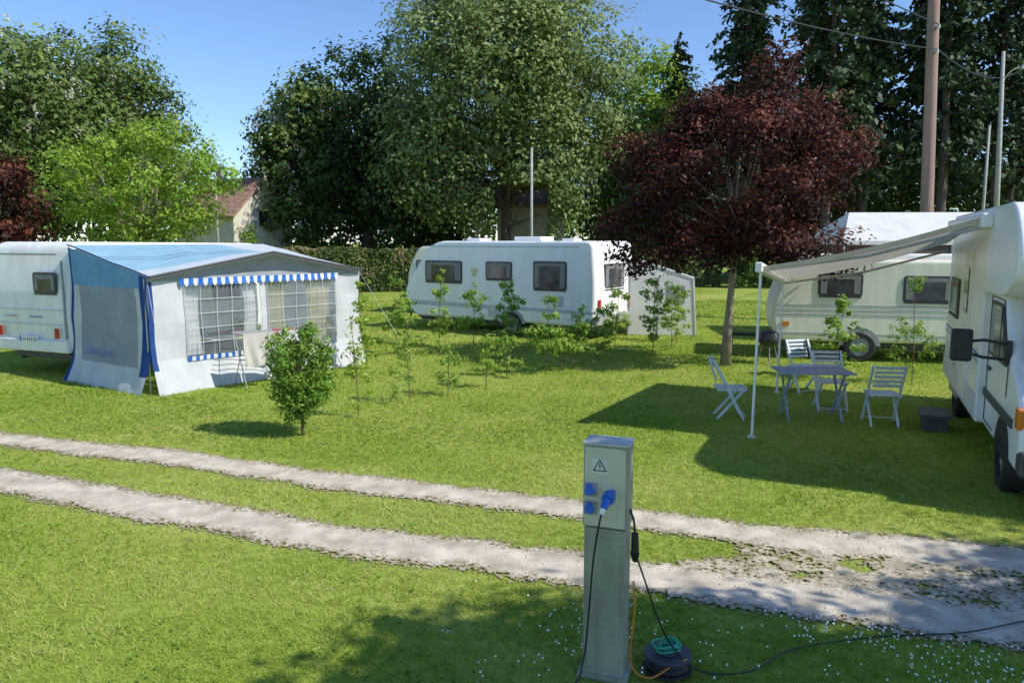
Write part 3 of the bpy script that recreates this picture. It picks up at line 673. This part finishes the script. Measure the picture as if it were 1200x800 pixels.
# ------------------------------------------------------------------ garden furniture
def chair(loc,rz,label,g='folding garden chairs'):
    e=thing('folding_chair',label,'chair',loc,rz,g)
    m=MB()
    for i in range(6): m.box((-.19+.076*i,0,.455),(.055,.42,.016))
    m.box((0,-.19,.44),(.42,.022,.022)); m.box((0,.19,.44),(.42,.022,.022)); m.build('seat',BLUEL,e,bevel=.003)
    m=MB(); R=Matrix.Rotation(-.28,3,'Y')
    for i in range(5): z=.56+.066*i; m.box((-.215-.075*i*.28-.01,0,z+.04),(.014,.40,.045),0,R)
    m.build('backrest',BLUEL,e,bevel=.003)
    for s in(-1,1):
        MB().box((-.045,s*.215,.445),(.032,.028,1.0),0,Matrix.Rotation(-.47,3,'Y')).build('leg',BLUEL,e)
        MB().box((-.02,s*.18,.225),(.032,.028,.60),0,Matrix.Rotation(.70,3,'Y')).build('leg',BLUEL,e)
    MB().tube([(.2,-.2,.06),(.2,.2,.06)],.009,6).build('crossbar',BLUEL,e)
    return e
chair((3.25,11.25,0),math.radians(-8),'pale blue slatted folding chair seen from its side on the lawn')
chair((4.95,11.75,0),math.radians(-95),'pale blue slatted folding chair tucked behind a table')
chair((5.3,10.8,0),math.radians(80),'pale blue slatted folding chair turned towards a table')
chair((5.1,13.2,0),math.radians(-75),'pale blue slatted folding chair standing near a cream caravan')
tb=thing('garden_table','slate blue slatted folding garden table under an awning','table',(4.42,11.15,0),math.radians(-4))
m=MB()
for i in range(8): m.box((0,-.30+.086*i,.72),(1.05,.07,.02))
m.box((-.4,0,.70),(.04,.62,.02)); m.box((.4,0,.70),(.04,.62,.02)); m.build('table_top',TABLEC,tb,bevel=.003)
for x in(-.38,.38):
    for s in(-1,1): MB().box((x,0,.35),(.028,.03,.86),0,Matrix.Rotation(s*.62,3,'X')).build('leg',TABLEC,tb)
bq=thing('barbecue','small black kettle barbecue standing on thin legs by a tree','barbecue',(5.5,16.3,0)); bq.scale=(.85,.85,.8)
m=MB(); pr=[(.02,.45),(.2,.5),(.27,.62),(.275,.68),(.25,.8),(.14,.9),(.0,.93)]
pts=[];n=20
for i in range(n):
    t=2*math.pi*i/n
    for r_,z in pr: pts.append((r_*math.cos(t),r_*math.sin(t),z))
k=len(pr); m.add(pts,[(i*k+j,((i+1)%n)*k+j,((i+1)%n)*k+j+1,i*k+j+1) for i in range(n) for j in range(k-1)]); m.build('bowl',mat('black_enamel',(.03,.03,.03),rough=.4),bq,smooth=True)
for t in(.3,2.4,4.5): MB().tube([(.15*math.cos(t),.15*math.sin(t),.52),(.3*math.cos(t),.3*math.sin(t),0)],.012,6).build('leg',GREYP,bq)
MB().tube([(-.06,0,.93),(-.05,0,.98),(.05,0,.98),(.06,0,.93)],.01,6).build('handle',DARK,bq)
# ------------------------------------------------------------------ electric pedestal
ep=thing('electric_pedestal','grey metal campsite power pedestal with blue sockets and warning triangle','power pedestal',(.568,4.38,0),math.radians(-20))
m=MB(); m.box((0,0,.47),(.245,.165,.94)); m.build('column',STEEL,ep,bevel=.006)
MB().box((0,0,.02),(.30,.22,.03)).build('base_plate',STEEL,ep)
m=MB(); m.box((0,0,1.19),(.26,.18,.49)); m.build('head',STEEL,ep,bevel=.008)
m=MB(); m.box((0,0,1.444),(.272,.192,.018)); m.build('cap',mat('pale_grey_cap',(.5,.5,.44)),ep,bevel=.006)
m=MB(); m.box((0,-.0925,1.19),(.24,.008,.47)); m.build('front_panel',BEIGEH,ep,bevel=.003)
for x in(-.108,.108):
    for z in(.97,1.41): MB().cyl((x,-.096,z),(x,-.101,z),.006,n=10).build('screw',ALU,ep)
m=MB(); m.box((-.0,-.0855,.48),(.20,.006,.82)); m.build('door_panel',STEEL,ep,bevel=.003)
def poly3(m,pts,y,mi=0): m.add([(a,y,b) for a,b in pts],[tuple(range(len(pts)))],mi)
m=MB(); m.box((-.03,-.0972,1.318),(.092,.002,.088),0)
tri=lambda s,cx=-.03,cz=1.312:[(cx-s,cz-s*.58),(cx+s,cz-s*.58),(cx,cz+s*1.15)]
poly3(m,tri(.042),-.0990,1);poly3(m,tri(.031),-.0996,0)
poly3(m,[(-.028,1.342),(-.036,1.316),(-.029,1.318),(-.034,1.298),(-.020,1.322),(-.027,1.320)],-.1002,1)
m.build('warning_sign',[mat('label_white',(.66,.66,.60)),mat('label_black',(.02,.02,.02))],ep)
def socket(x,z,open_=False):
    e=part_empty('socket',ep,(x,-.097,z))
    m=MB(); m.cyl((0,0,0),(0,-.028,0),.037,.034,n=20); m.box((0,-.004,0),(.078,.008,.078)); m.build('base',GREYP,e,bevel=.003)
    m=MB(); m.cyl((0,-.028,0),(0,-.042,0),.031,.026,n=20); m.box((0,-.034,.034),(.03,.014,.014)); m.build('lid',BLUES,e,bevel=.002)
socket(-.082,1.175); socket(-.082,1.065); 
m=MB(); m.box((.03,-.1,1.115),(.088,.014,.20)); m.build('socket_plate',BEIGEH,ep,bevel=.004)
m=MB(); m.cyl((.03,-.10,1.15),(.03,-.15,1.14),.036,n=20); m.box((.05,-.135,1.17),(.035,.04,.04)); m.cyl((.03,-.15,1.14),(.015,-.19,1.10),.028,.020,n=16); m.build('plug',BLUES,ep,bevel=.002)
m=MB(); m.cyl((.015,-.19,1.10),(.008,-.205,1.07),.017,.013,n=12); m.build('cable_gland',WHITE,ep)
def smooth_pts(pts,n=10):
    out=[];P=[Vector(p) for p in pts]
    for i in range(len(P)-1):
        p0=P[max(i-1,0)];p1=P[i];p2=P[i+1];p3=P[min(i+2,len(P)-1)]
        for j in range(n):
            t=j/n; out.append(.5*((2*p1)+(-p0+p2)*t+(2*p0-5*p1+4*p2-p3)*t*t+(-p0+3*p1-3*p2+p3)*t**3))
    out.append(P[-1]); return out
CBL=mat('black_cable',(.015,.015,.015),rough=.5); OCB=mat('orange_cable',(.6,.22,.02),rough=.5); GCB=mat('green_cable',(.02,.36,.19),rough=.5)
MB().tube(smooth_pts([(.010,-.205,1.075),(-.010,-.20,.98),(-.05,-.15,.75),(-.075,-.13,.45),(-.10,-.14,.15),(-.15,-.22,.012),(-.4,-.3,.012)]),.0055,8).build('cable',CBL,ep)
MB().tube(smooth_pts([(.13,.0,1.05),(.155,.0,.98),(.165,-.01,.9)]),.007,8).build('cable',CBL,ep)
m=MB(); m.cyl((.165,-.01,.91),(.168,-.01,.79),.020,.024,n=12); m.cyl((.168,-.01,.79),(.17,-.01,.74),.028,.016,n=12); m.build('connector',CBL,ep)
cb=thing('power_cable','thin black power cable running over the grass from a pedestal','cable',(.76,4.34,0))
a_=Vector((.76,4.34,0)); 
MB().tube(smooth_pts([(.738,4.30,.75),(.79,4.27,.60),(.86,4.26,.40),(.95,4.30,.22),(1.08,4.34,.07),(1.2,4.32,.03),(1.45,4.35,.03),(1.8,4.6,.03),(2.4,4.75,.03),(3.0,4.80,.035),(3.6,4.98,.035),(4.6,5.2,.035)]),.0055,7).build('sheath',CBL,cb,off=a_)
oc=thing('extension_cord','orange extension cord hanging from a pedestal to a reel','cable',(.72,4.30,0)); a_=Vector((.72,4.30,0))
m=MB(); m.tube(smooth_pts([(.715,4.30,.62),(.72,4.27,.5),(.71,4.26,.35),(.70,4.27,.2),(.72,4.28,.08),(.82,4.27,.03),(.95,4.28,.10),(1.05,4.32,.12)]),.006,7); m.build('sheath',OCB,oc,off=a_)
rl=thing('cable_reel','black plastic cable reel with green cord lying in the grass','cable reel',(.95,4.40,0),.3)
m=MB(); m.cyl((0,0,.02),(0,0,.035),.15,n=32); m.build('lower_flange',DARK,rl,bevel=.004)
m=MB()
for z,r_ in((.045,.12),(.06,.125),(.075,.12),(.09,.122)): m.tube([(math.cos(t)*r_,math.sin(t)*r_,z) for t in np.linspace(0,6.283,28)[:-1]],.009,6,closed=True)
m.build('wound_cable',CBL,rl)
m=MB(); m.cyl((0,0,.105),(0,0,.12),.145,n=32); m.cyl((0,0,.12),(0,0,.135),.06,n=24); m.build('upper_flange',mat('reel_plastic',(.06,.06,.07),rough=.35),rl,bevel=.004)
MB().cyl((.06,.05,.12),(.06,.05,.128),.03,n=16).build('outlet',BLUES,rl)
m=MB()
for i,(r_,o_) in enumerate(((.075,(0,.0)),(.065,(.02,.01)),(.08,(-.01,.02)))): m.tube([(o_[0]+math.cos(t)*r_,o_[1]+math.sin(t)*r_*.75,.148+.012*i+.006*math.sin(3*t)) for t in np.linspace(0,6.283,28)[:-1]],.007,6,closed=True)
m.build('green_cord',GCB,rl)
# ------------------------------------------------------------------ saplings and bush
def sapling(loc,h,seed,wide=.16,n=420,size=.055,lm=L_BUSH):
    rg=np.random.default_rng(seed)
    e=thing('sapling','young leafy hedge sapling planted in the lawn','sapling',loc,0,'row of planted saplings')
    m=MB(); lean=rg.normal(size=2)*.05*h
    ax=[Vector((lean[0]*t*t,lean[1]*t*t,h*t)) for t in np.linspace(0,1,6)]
    m.tube(ax,[.010,.009,.008,.007,.005,.003],6); lb=[]
    nb=int(6+h*8)
    for i in range(nb):
        t=.08+.87*rg.random(); j=min(4,int(t*5)); a=ax[j].lerp(ax[j+1],t*5-j); an=rg.random()*6.28; l=wide*(1.25-t*.8)*(.5+rg.random())
        b=a+Vector((math.cos(an)*l,math.sin(an)*l,l*(.5+.8*rg.random()))); m.tube([a,a.lerp(b,.5),b],[.004,.003,.002],4)
        q=a.lerp(b,.75); lb.append((q.x,q.y,q.z,.07+l*.3,.07+l*.3,.08))
    lb.append((ax[5].x,ax[5].y,h*.97,.05,.05,.12))
    m.build('stem',STEM,e)
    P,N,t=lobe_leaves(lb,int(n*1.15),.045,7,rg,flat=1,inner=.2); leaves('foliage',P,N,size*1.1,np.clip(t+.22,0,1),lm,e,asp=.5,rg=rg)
sap=[(-2.28,11.16,1.5,.14,420),(-1.67,12.3,1.05,.16,430),(-1.08,12.75,.95,.18,450),(-1.82,19.1,1.9,.30,1000),(-.93,18.4,1.6,.3,1000),(0,17.8,1.7,.38,1300),(-.46,13.5,.9,.2,520),
(.68,15,1.55,.34,1200),(1.26,15.6,1.2,.32,900),(1.0,15.3,.8,.3,500),(3.3,17.8,1.7,.34,1100),(4.3,19.9,1.5,.34,800),(-2.98,15.6,1.8,.18,600),(6.15,14.4,1.5,.34,1100),(7.35,13.9,1.9,.30,1000),(2.6,19.2,1.4,.38,1000),(-3.0,19.8,1.6,.36,1000),(1.9,17.0,1.1,.34,700),(3.9,18.6,1.2,.3,700),(-.1,14.6,.8,.18,320),(-2.4,17.6,1.1,.3,700)]
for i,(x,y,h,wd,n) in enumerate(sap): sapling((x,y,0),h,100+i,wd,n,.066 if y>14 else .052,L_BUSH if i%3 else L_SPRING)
bu=tree('shrub','upright bright green shrub on short stems on the lawn',(-2.83,10.15,0),(0,0,.86),(.47,.45,.64),11500,.046,L_BUSH,5,trunk_r=.022,bark=STEM,nlobes=26,clump=.06,per=9,inner=.3,cat='shrub',k=.36,extra=[(.1,0,1.42,.12,.12,.16),(-.18,0,1.34,.1,.1,.16),(.34,0,1.15,.12,.12,.2)])
# ------------------------------------------------------------------ trees
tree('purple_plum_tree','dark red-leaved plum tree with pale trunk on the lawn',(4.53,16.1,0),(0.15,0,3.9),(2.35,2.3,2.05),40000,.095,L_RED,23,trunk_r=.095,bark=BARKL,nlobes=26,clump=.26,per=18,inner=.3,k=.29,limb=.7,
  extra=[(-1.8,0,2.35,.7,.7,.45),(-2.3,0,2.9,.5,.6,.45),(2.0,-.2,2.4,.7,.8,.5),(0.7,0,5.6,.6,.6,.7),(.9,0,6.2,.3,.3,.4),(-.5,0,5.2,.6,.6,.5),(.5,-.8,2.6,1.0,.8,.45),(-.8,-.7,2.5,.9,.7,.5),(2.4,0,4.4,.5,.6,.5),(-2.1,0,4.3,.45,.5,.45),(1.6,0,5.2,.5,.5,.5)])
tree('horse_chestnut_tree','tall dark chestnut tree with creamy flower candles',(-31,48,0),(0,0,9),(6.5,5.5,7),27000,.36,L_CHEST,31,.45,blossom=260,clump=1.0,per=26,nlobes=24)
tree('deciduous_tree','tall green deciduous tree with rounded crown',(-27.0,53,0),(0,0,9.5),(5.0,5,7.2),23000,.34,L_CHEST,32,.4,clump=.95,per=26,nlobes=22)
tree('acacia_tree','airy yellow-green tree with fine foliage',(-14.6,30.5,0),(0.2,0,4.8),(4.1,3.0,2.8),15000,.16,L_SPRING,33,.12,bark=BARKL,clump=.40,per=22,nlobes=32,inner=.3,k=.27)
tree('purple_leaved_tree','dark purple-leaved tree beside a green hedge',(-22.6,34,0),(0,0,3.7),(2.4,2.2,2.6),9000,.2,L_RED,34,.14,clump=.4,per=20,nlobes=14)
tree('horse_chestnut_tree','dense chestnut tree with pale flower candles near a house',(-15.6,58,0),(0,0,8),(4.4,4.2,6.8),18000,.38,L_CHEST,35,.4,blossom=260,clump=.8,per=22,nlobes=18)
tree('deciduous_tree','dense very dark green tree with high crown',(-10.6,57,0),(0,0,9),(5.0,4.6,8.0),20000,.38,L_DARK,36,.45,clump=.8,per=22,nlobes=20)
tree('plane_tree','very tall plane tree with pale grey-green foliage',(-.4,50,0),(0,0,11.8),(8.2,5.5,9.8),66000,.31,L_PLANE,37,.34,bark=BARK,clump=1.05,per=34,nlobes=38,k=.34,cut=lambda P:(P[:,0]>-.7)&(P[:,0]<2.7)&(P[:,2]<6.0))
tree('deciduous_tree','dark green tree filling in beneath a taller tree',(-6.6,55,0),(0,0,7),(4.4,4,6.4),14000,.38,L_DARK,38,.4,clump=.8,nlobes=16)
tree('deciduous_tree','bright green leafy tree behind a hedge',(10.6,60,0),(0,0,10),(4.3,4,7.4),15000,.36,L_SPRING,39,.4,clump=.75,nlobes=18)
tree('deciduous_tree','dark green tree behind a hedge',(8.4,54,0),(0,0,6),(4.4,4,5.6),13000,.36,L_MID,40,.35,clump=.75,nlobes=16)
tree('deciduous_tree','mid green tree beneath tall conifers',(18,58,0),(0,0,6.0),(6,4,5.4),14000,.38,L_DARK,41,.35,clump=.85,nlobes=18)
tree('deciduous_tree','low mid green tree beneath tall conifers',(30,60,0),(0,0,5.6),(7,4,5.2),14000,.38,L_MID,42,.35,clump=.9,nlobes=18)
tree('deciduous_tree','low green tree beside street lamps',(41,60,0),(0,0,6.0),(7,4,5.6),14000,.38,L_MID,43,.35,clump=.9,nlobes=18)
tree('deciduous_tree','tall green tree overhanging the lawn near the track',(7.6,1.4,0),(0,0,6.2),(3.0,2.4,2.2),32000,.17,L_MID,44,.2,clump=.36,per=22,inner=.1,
  lobes=[(-.4,.3,6.2,1.3,1.0,1.0),(-1.4,.6,5.9,1.0,.8,.8),(-2.4,.5,5.6,1.0,.7,.7),(-2.5,-.4,5.6,1.1,.9,.7),(-1.2,-.6,5.8,1.2,.9,.8),(.2,-.6,6.0,1.2,1.0,.9),(1.1,.1,6.0,1.1,.9,.8),(1.7,1.2,6.0,.7,.5,.5),(2.6,1.9,6.1,.8,.5,.5),(2.3,.6,6.3,1.1,.8,.9),(3.4,1.4,6.3,1.0,.7,.7),(2.0,-.5,6.5,1.2,1.1,.9),(3.4,.4,6.5,1.0,.8,.8),(-.9,1.4,5.4,.4,.3,.3),(3.6,2.6,6.2,.6,.4,.4)])
def conifer(loc,h,z0,L,seed,rs=1):
    rg=np.random.default_rng(seed)
    e=thing('conifer_tree','tall dark conifer with bare lower trunk and drooping boughs','conifer',loc,0,'stand of tall conifers')
    m=MB(); pts=[(math.sin(seed+i)*.1,math.cos(seed*2+i)*.1,h*i/8-.05) for i in range(9)]; m.tube(pts,[.30*(1-.9*i/8)+.03 for i in range(9)],9)
    P=[];U=[];T=[]
    nb=int((h-z0)*15)
    for b in range(nb):
        k=(b/nb); z=z0+(h-z0)*k
        az=rg.random()*6.283; l=L*(1-k)**.6*(.3+.85*rg.random())+.35; dp=(.05+.35*rg.random())*l
        if k<.2 and rg.random()<.5-1.5*k: continue
        o=np.array([math.cos(az),math.sin(az),0.]); p_=np.array([-math.sin(az),math.cos(az),0.])
        zz=z+rg.normal()*.35
        if rg.random()<.35: m.tube([(0,0,zz),tuple(o*l*.5+np.array([0,0,zz-dp*.25])),tuple(o*l*.95+np.array([0,0,zz-dp]))],[.05,.03,.01],4)
        n=int(l*14)+5; t=.2+.85*rg.random(n)
        pos=o*(l*t)[:,None]+p_*(rg.normal(size=n)*.34*(1.25-t)*l*.5)[:,None]; pos[:,2]+=zz-dp*t**2-.35*rg.random(n)*t+.1*rg.normal(size=n)
        P.append(pos); uu=o*.4+p_*(rg.normal(size=n)*.6)[:,None]+np.stack([np.zeros(n),np.zeros(n),.5*rg.normal(size=n)-.3],1); U.append(unit(uu)); T.append(.25+.35*t+.4*(rg.random(n)-.3))
    P=np.concatenate(P);U=np.concatenate(U);T=np.clip(np.concatenate(T),0,1);n=len(P)
    sz=.24*(.6+.8*rg.random((n,1))); W=unit(np.cross(U,rg.normal(size=(n,3))*.6+np.array([0,0,1])))*sz*.5; U=U*sz
    V=np.stack([P+U,P+W,P-U*.6,P-W],1).reshape(-1,3)
    m.build('trunk',BARK,e,smooth=True); npmesh('foliage',V,np.arange(n*4).reshape(n,4),L_CON,T,e)
    return e
con=[(14.8,50,21,6,3.5),(18.5,46,24,6,3.6),(22,49,22,6.5,3.5),(25.2,46,25,7,3.2),(27.6,52,23,8,3.0),(29.6,48,24,9,2.6),(34.3,54,23,8,2.8),(20.3,54,23,6,3.5),(16.6,56,20,5,3.4),(39.4,55,23,9,2.8),(12.2,58,17,6,3),(24,55,24,6,3.4)]
base=[conifer((x,y,0),h,z0,L,60+i) for i,(x,y,h,z0,L) in enumerate(con[:4])]
for i,(x,y,h,z0,L) in enumerate(con[4:]):
    s=base[i%4]; e=s.copy(); col.objects.link(e); e.location=(x,y,0); e.rotation_euler=(0,0,1.1+i*1.9); k=h/con[i%4][2]; e.scale=(k,k,k)
    for ch in [c_ for c_ in bpy.data.objects if c_.parent==s]:
        o=ch.copy(); o.parent=e; col.objects.link(o)
lb=[]
r_=np.random.default_rng(5)
for x in np.arange(-110,115,5.5): 
    h=7+3.5*r_.random()
    for z in(h*.35,h*.72): lb.append((x+r_.normal(),92+r_.normal()*3,z,4.2,3,h*.33))
P,N,t=lobe_leaves(lb,24000,1.3,22,r_); wd=leaves('woodland',P,N,.9,t*.9,L_MID,None,rg=r_); tag(wd,'far-off belt of green woodland behind the campsite','woodland',kind='stuff')
def hedge(label,x0,y0,x1,y1,h,n,lm,size=.16):
    rg=np.random.default_rng(int(abs(x0)*10)); L=math.hypot(x1-x0,y1-y0); e=thing('hedge',label,'hedge',(x0,y0,0),math.atan2(y1-y0,x1-x0))
    a=rg.random(n)*L; wy=.65; 
    side=rg.random(n); z=np.where(side<.5,h*rg.random(n),h*(1+.02*rg.normal(size=n))); y=np.where(side<.5,-wy+.06*rg.normal(size=n),(rg.random(n)*2-1)*wy)
    z=z+.16*(vn(a,a*0,1.1,3)-.5)+.10*(vn(a,a*0,.35,6)-.5); y=y+.30*(vn(a,z,.7,5)-.5); inn=rg.random(n)<.15; y=np.where(inn,(rg.random(n)*2-1)*wy,y)
    P=np.stack([a,y,np.abs(z)],1); N=unit(np.stack([0*a,np.where(side<.5,-1.,-.1),np.where(side<.5,.35,1.)],1)+rg.normal(size=P.shape)*.6)
    t=np.clip(.42+.8*(vn(a,z,.6,9)-.5)+.3*(rg.random(n)-.5)+.3*(z/h-.5),0,1)
    leaves('foliage',P,N,size,t,lm,e,rg=rg,asp=.7)
    m=MB()
    for a in np.arange(.4,L,1.2): m.tube([(a,0,0),(a+rg.normal()*.1,0,h*.8)],[.05,.02],6)
    m.build('stems',BARK,e)
hedge('clipped mixed hedge with reddish shoots',-13.5,40,-3.5,41,2.15,16000,L_HEDGE,.17)
hedge('dark clipped boundary hedge behind caravans',-3.0,44,12,45,2.0,16000,L_HEDGE,.2)
hedge('dark clipped boundary hedge beneath conifers',12.5,44,36,42,2.2,20000,L_MID,.22)
hedge('overgrown green hedge behind an airy tree',-32,38,-14.5,41,2.1,17000,L_MID,.2)
tree('shrub','upright light green shrub beside a house',(-17.0,50,0),(0,0,1.9),(.9,.8,1.8),2500,.16,L_SPRING,55,trunk_r=.05,nlobes=10,clump=.3,per=14,cat='shrub')
# ------------------------------------------------------------------ buildings
ROOFT=mat('terracotta_tiles',(.33,.19,.145),rough=.85,var=.3,scale=4,bump=.5,bscale=12)
REND=mat('cream_render',(.62,.58,.47),rough=.9,var=.1,scale=2,bump=.1)
STONE=mat('grey_stone_wall',(.42,.38,.32),rough=.9,var=.2,scale=3,bump=.5,bscale=8)
SHUT=mat('shutter_grey',(.35,.37,.36))
def house(label,loc,rz,L,Wd,hw,hr,wm):
    e=thing('house',label,'house',loc,rz)
    m=MB(); m.prism([(0,0),(Wd,0),(Wd,hw),(Wd/2,hr),(0,hw)],0,L,0,lambda a,b,y:(y,a,b)); m.build('wall',wm,e)
    m=MB(); o=.3; sl_=(hr-hw)/(Wd/2)
    for s in(0,1):
        a=[(-o,hw-sl_*o),(Wd/2,hr),(Wd/2,hr+.18),(-o,hw-sl_*o+.18)]
        if s: a=[(Wd-p,q) for p,q in a]
        m.prism([(p,q+.02) for p,q in a],-o,L+o,0,lambda a_,b_,y:(y,a_,b_))
    rf=m.build('roof',ROOFT,e)
    m=MB(); m.box((L*.3,Wd/2,hr+.5),(.6,.6,1.2)); ch=m.build('chimney',wm,rf)
    for x in (L*.25,L*.7):
        w_=MB(); w_.box((x,-.01,1.6),(1.0,.06,1.3),1); w_.box((x,-.03,1.6),(.88,.06,1.18),0); w_.box((x,-.05,1.6),(.05,.06,1.18),1); w_.build('window',[GLASS,WHITE],e)
    for y,z in((Wd*.3,1.6),(Wd*.7,1.6),(Wd*.5,4.2)):
        if z<hr-1.2:
            w_=MB(); w_.box((L+.01,y,z),(.06,.95,1.25),1); w_.box((L+.03,y,z),(.06,.83,1.13),0); w_.build('window',[GLASS,WHITE],e)
            for q in(-.72,.72): MB().box((L+.03,y+q,z),(.05,.42,1.3)).build('shutter',SHUT,e)
    return e
house('cream rendered house with terracotta tiled roof among trees',(-23.8,55,0),math.radians(-25),5.4,5.6,4.4,6.9,REND)
house('grey stone outbuilding with tiled roof behind trees',(-1.0,53.5,0),math.radians(-4),4.6,5,5.0,6.4,STONE)
# ------------------------------------------------------------------ poles and wires
up=thing('utility_pole','tall weathered wooden utility pole carrying overhead wires','utility pole',(12.9,24,0))
MB().tube([(0,0,0),(-.13,0,4),(-.27,0,8),(-.42,0,12.5)],[.20,.185,.17,.15],14).build('shaft',WOODP,up,smooth=True)
for z in(8.2,8.9):
    MB().box((-.28,-.2,z),(.06,.2,.06)).build('bracket',STEEL,up)
    MB().cyl((-.28,-.30,z-.05),(-.28,-.30,z+.07),.04,.025,n=10).build('insulator',LAMPG,up)
def wire(p0,p1,sag,label):
    e=thing('overhead_wire',label,'wire',p0,0,'overhead wires'); a=Vector(p0);b=Vector(p1)
    MB().tube([a.lerp(b,t)-Vector((0,0,4*sag*t*(1-t))) for t in np.linspace(0,1,30)],.018,5).build('conductor',DARK,e,off=a)
wire((12.62,23.7,8.25),(-14,2,8.7),.95,'black overhead wire strung from a wooden pole')
wire((12.62,23.7,8.95),(-12,1,10.2),.6,'black overhead wire strung from a wooden pole')
wire((12.62,23.7,8.25),(24.1,38,10.6),.5,'black overhead wire strung from a wooden pole')
lp=thing('street_lamp','tall grey metal street lamp with curved arm','street lamp',(23.9,38.2,0))
MB().tube([(0,0,0),(-.2,0,6),(-.4,0,11.6)],[.14,.12,.08],10).build('post',CONC,lp,smooth=True)
MB().tube(smooth_pts([(-.35,0,10.2),(0,-.1,10.7),(.45,-.2,10.85)]),.035,8).build('arm',STEEL,lp)
m=MB(); m.prism(roundpoly([(.3,10.75),(1.05,10.7),(1.0,10.9),(.4,10.95)],[.05,.08,.08,.05]),-.33,-.10); m.build('lamp_head',GREYP,lp,bevel=.02)
def pole(label,loc,h,r):
    e=thing('lamp_post',label,'pole',loc); MB().tube([(0,0,0),(0,0,h*.5),(0,0,h)],[r,r*.85,r*.7],10).build('post',CONC,e,smooth=True)
    MB().cyl((0,0,h),(0,0,h+.06),r*.8,n=10).build('cap',GREYP,e)
pole('slim pale concrete pole behind the tents',(24.2,40,0),8.4,.09)
pole('slim grey post standing before a tall plane tree',(1.0,40,0),7.3,.09)
pole('slim grey post near a house',(-18.6,49,0),8.6,.09)
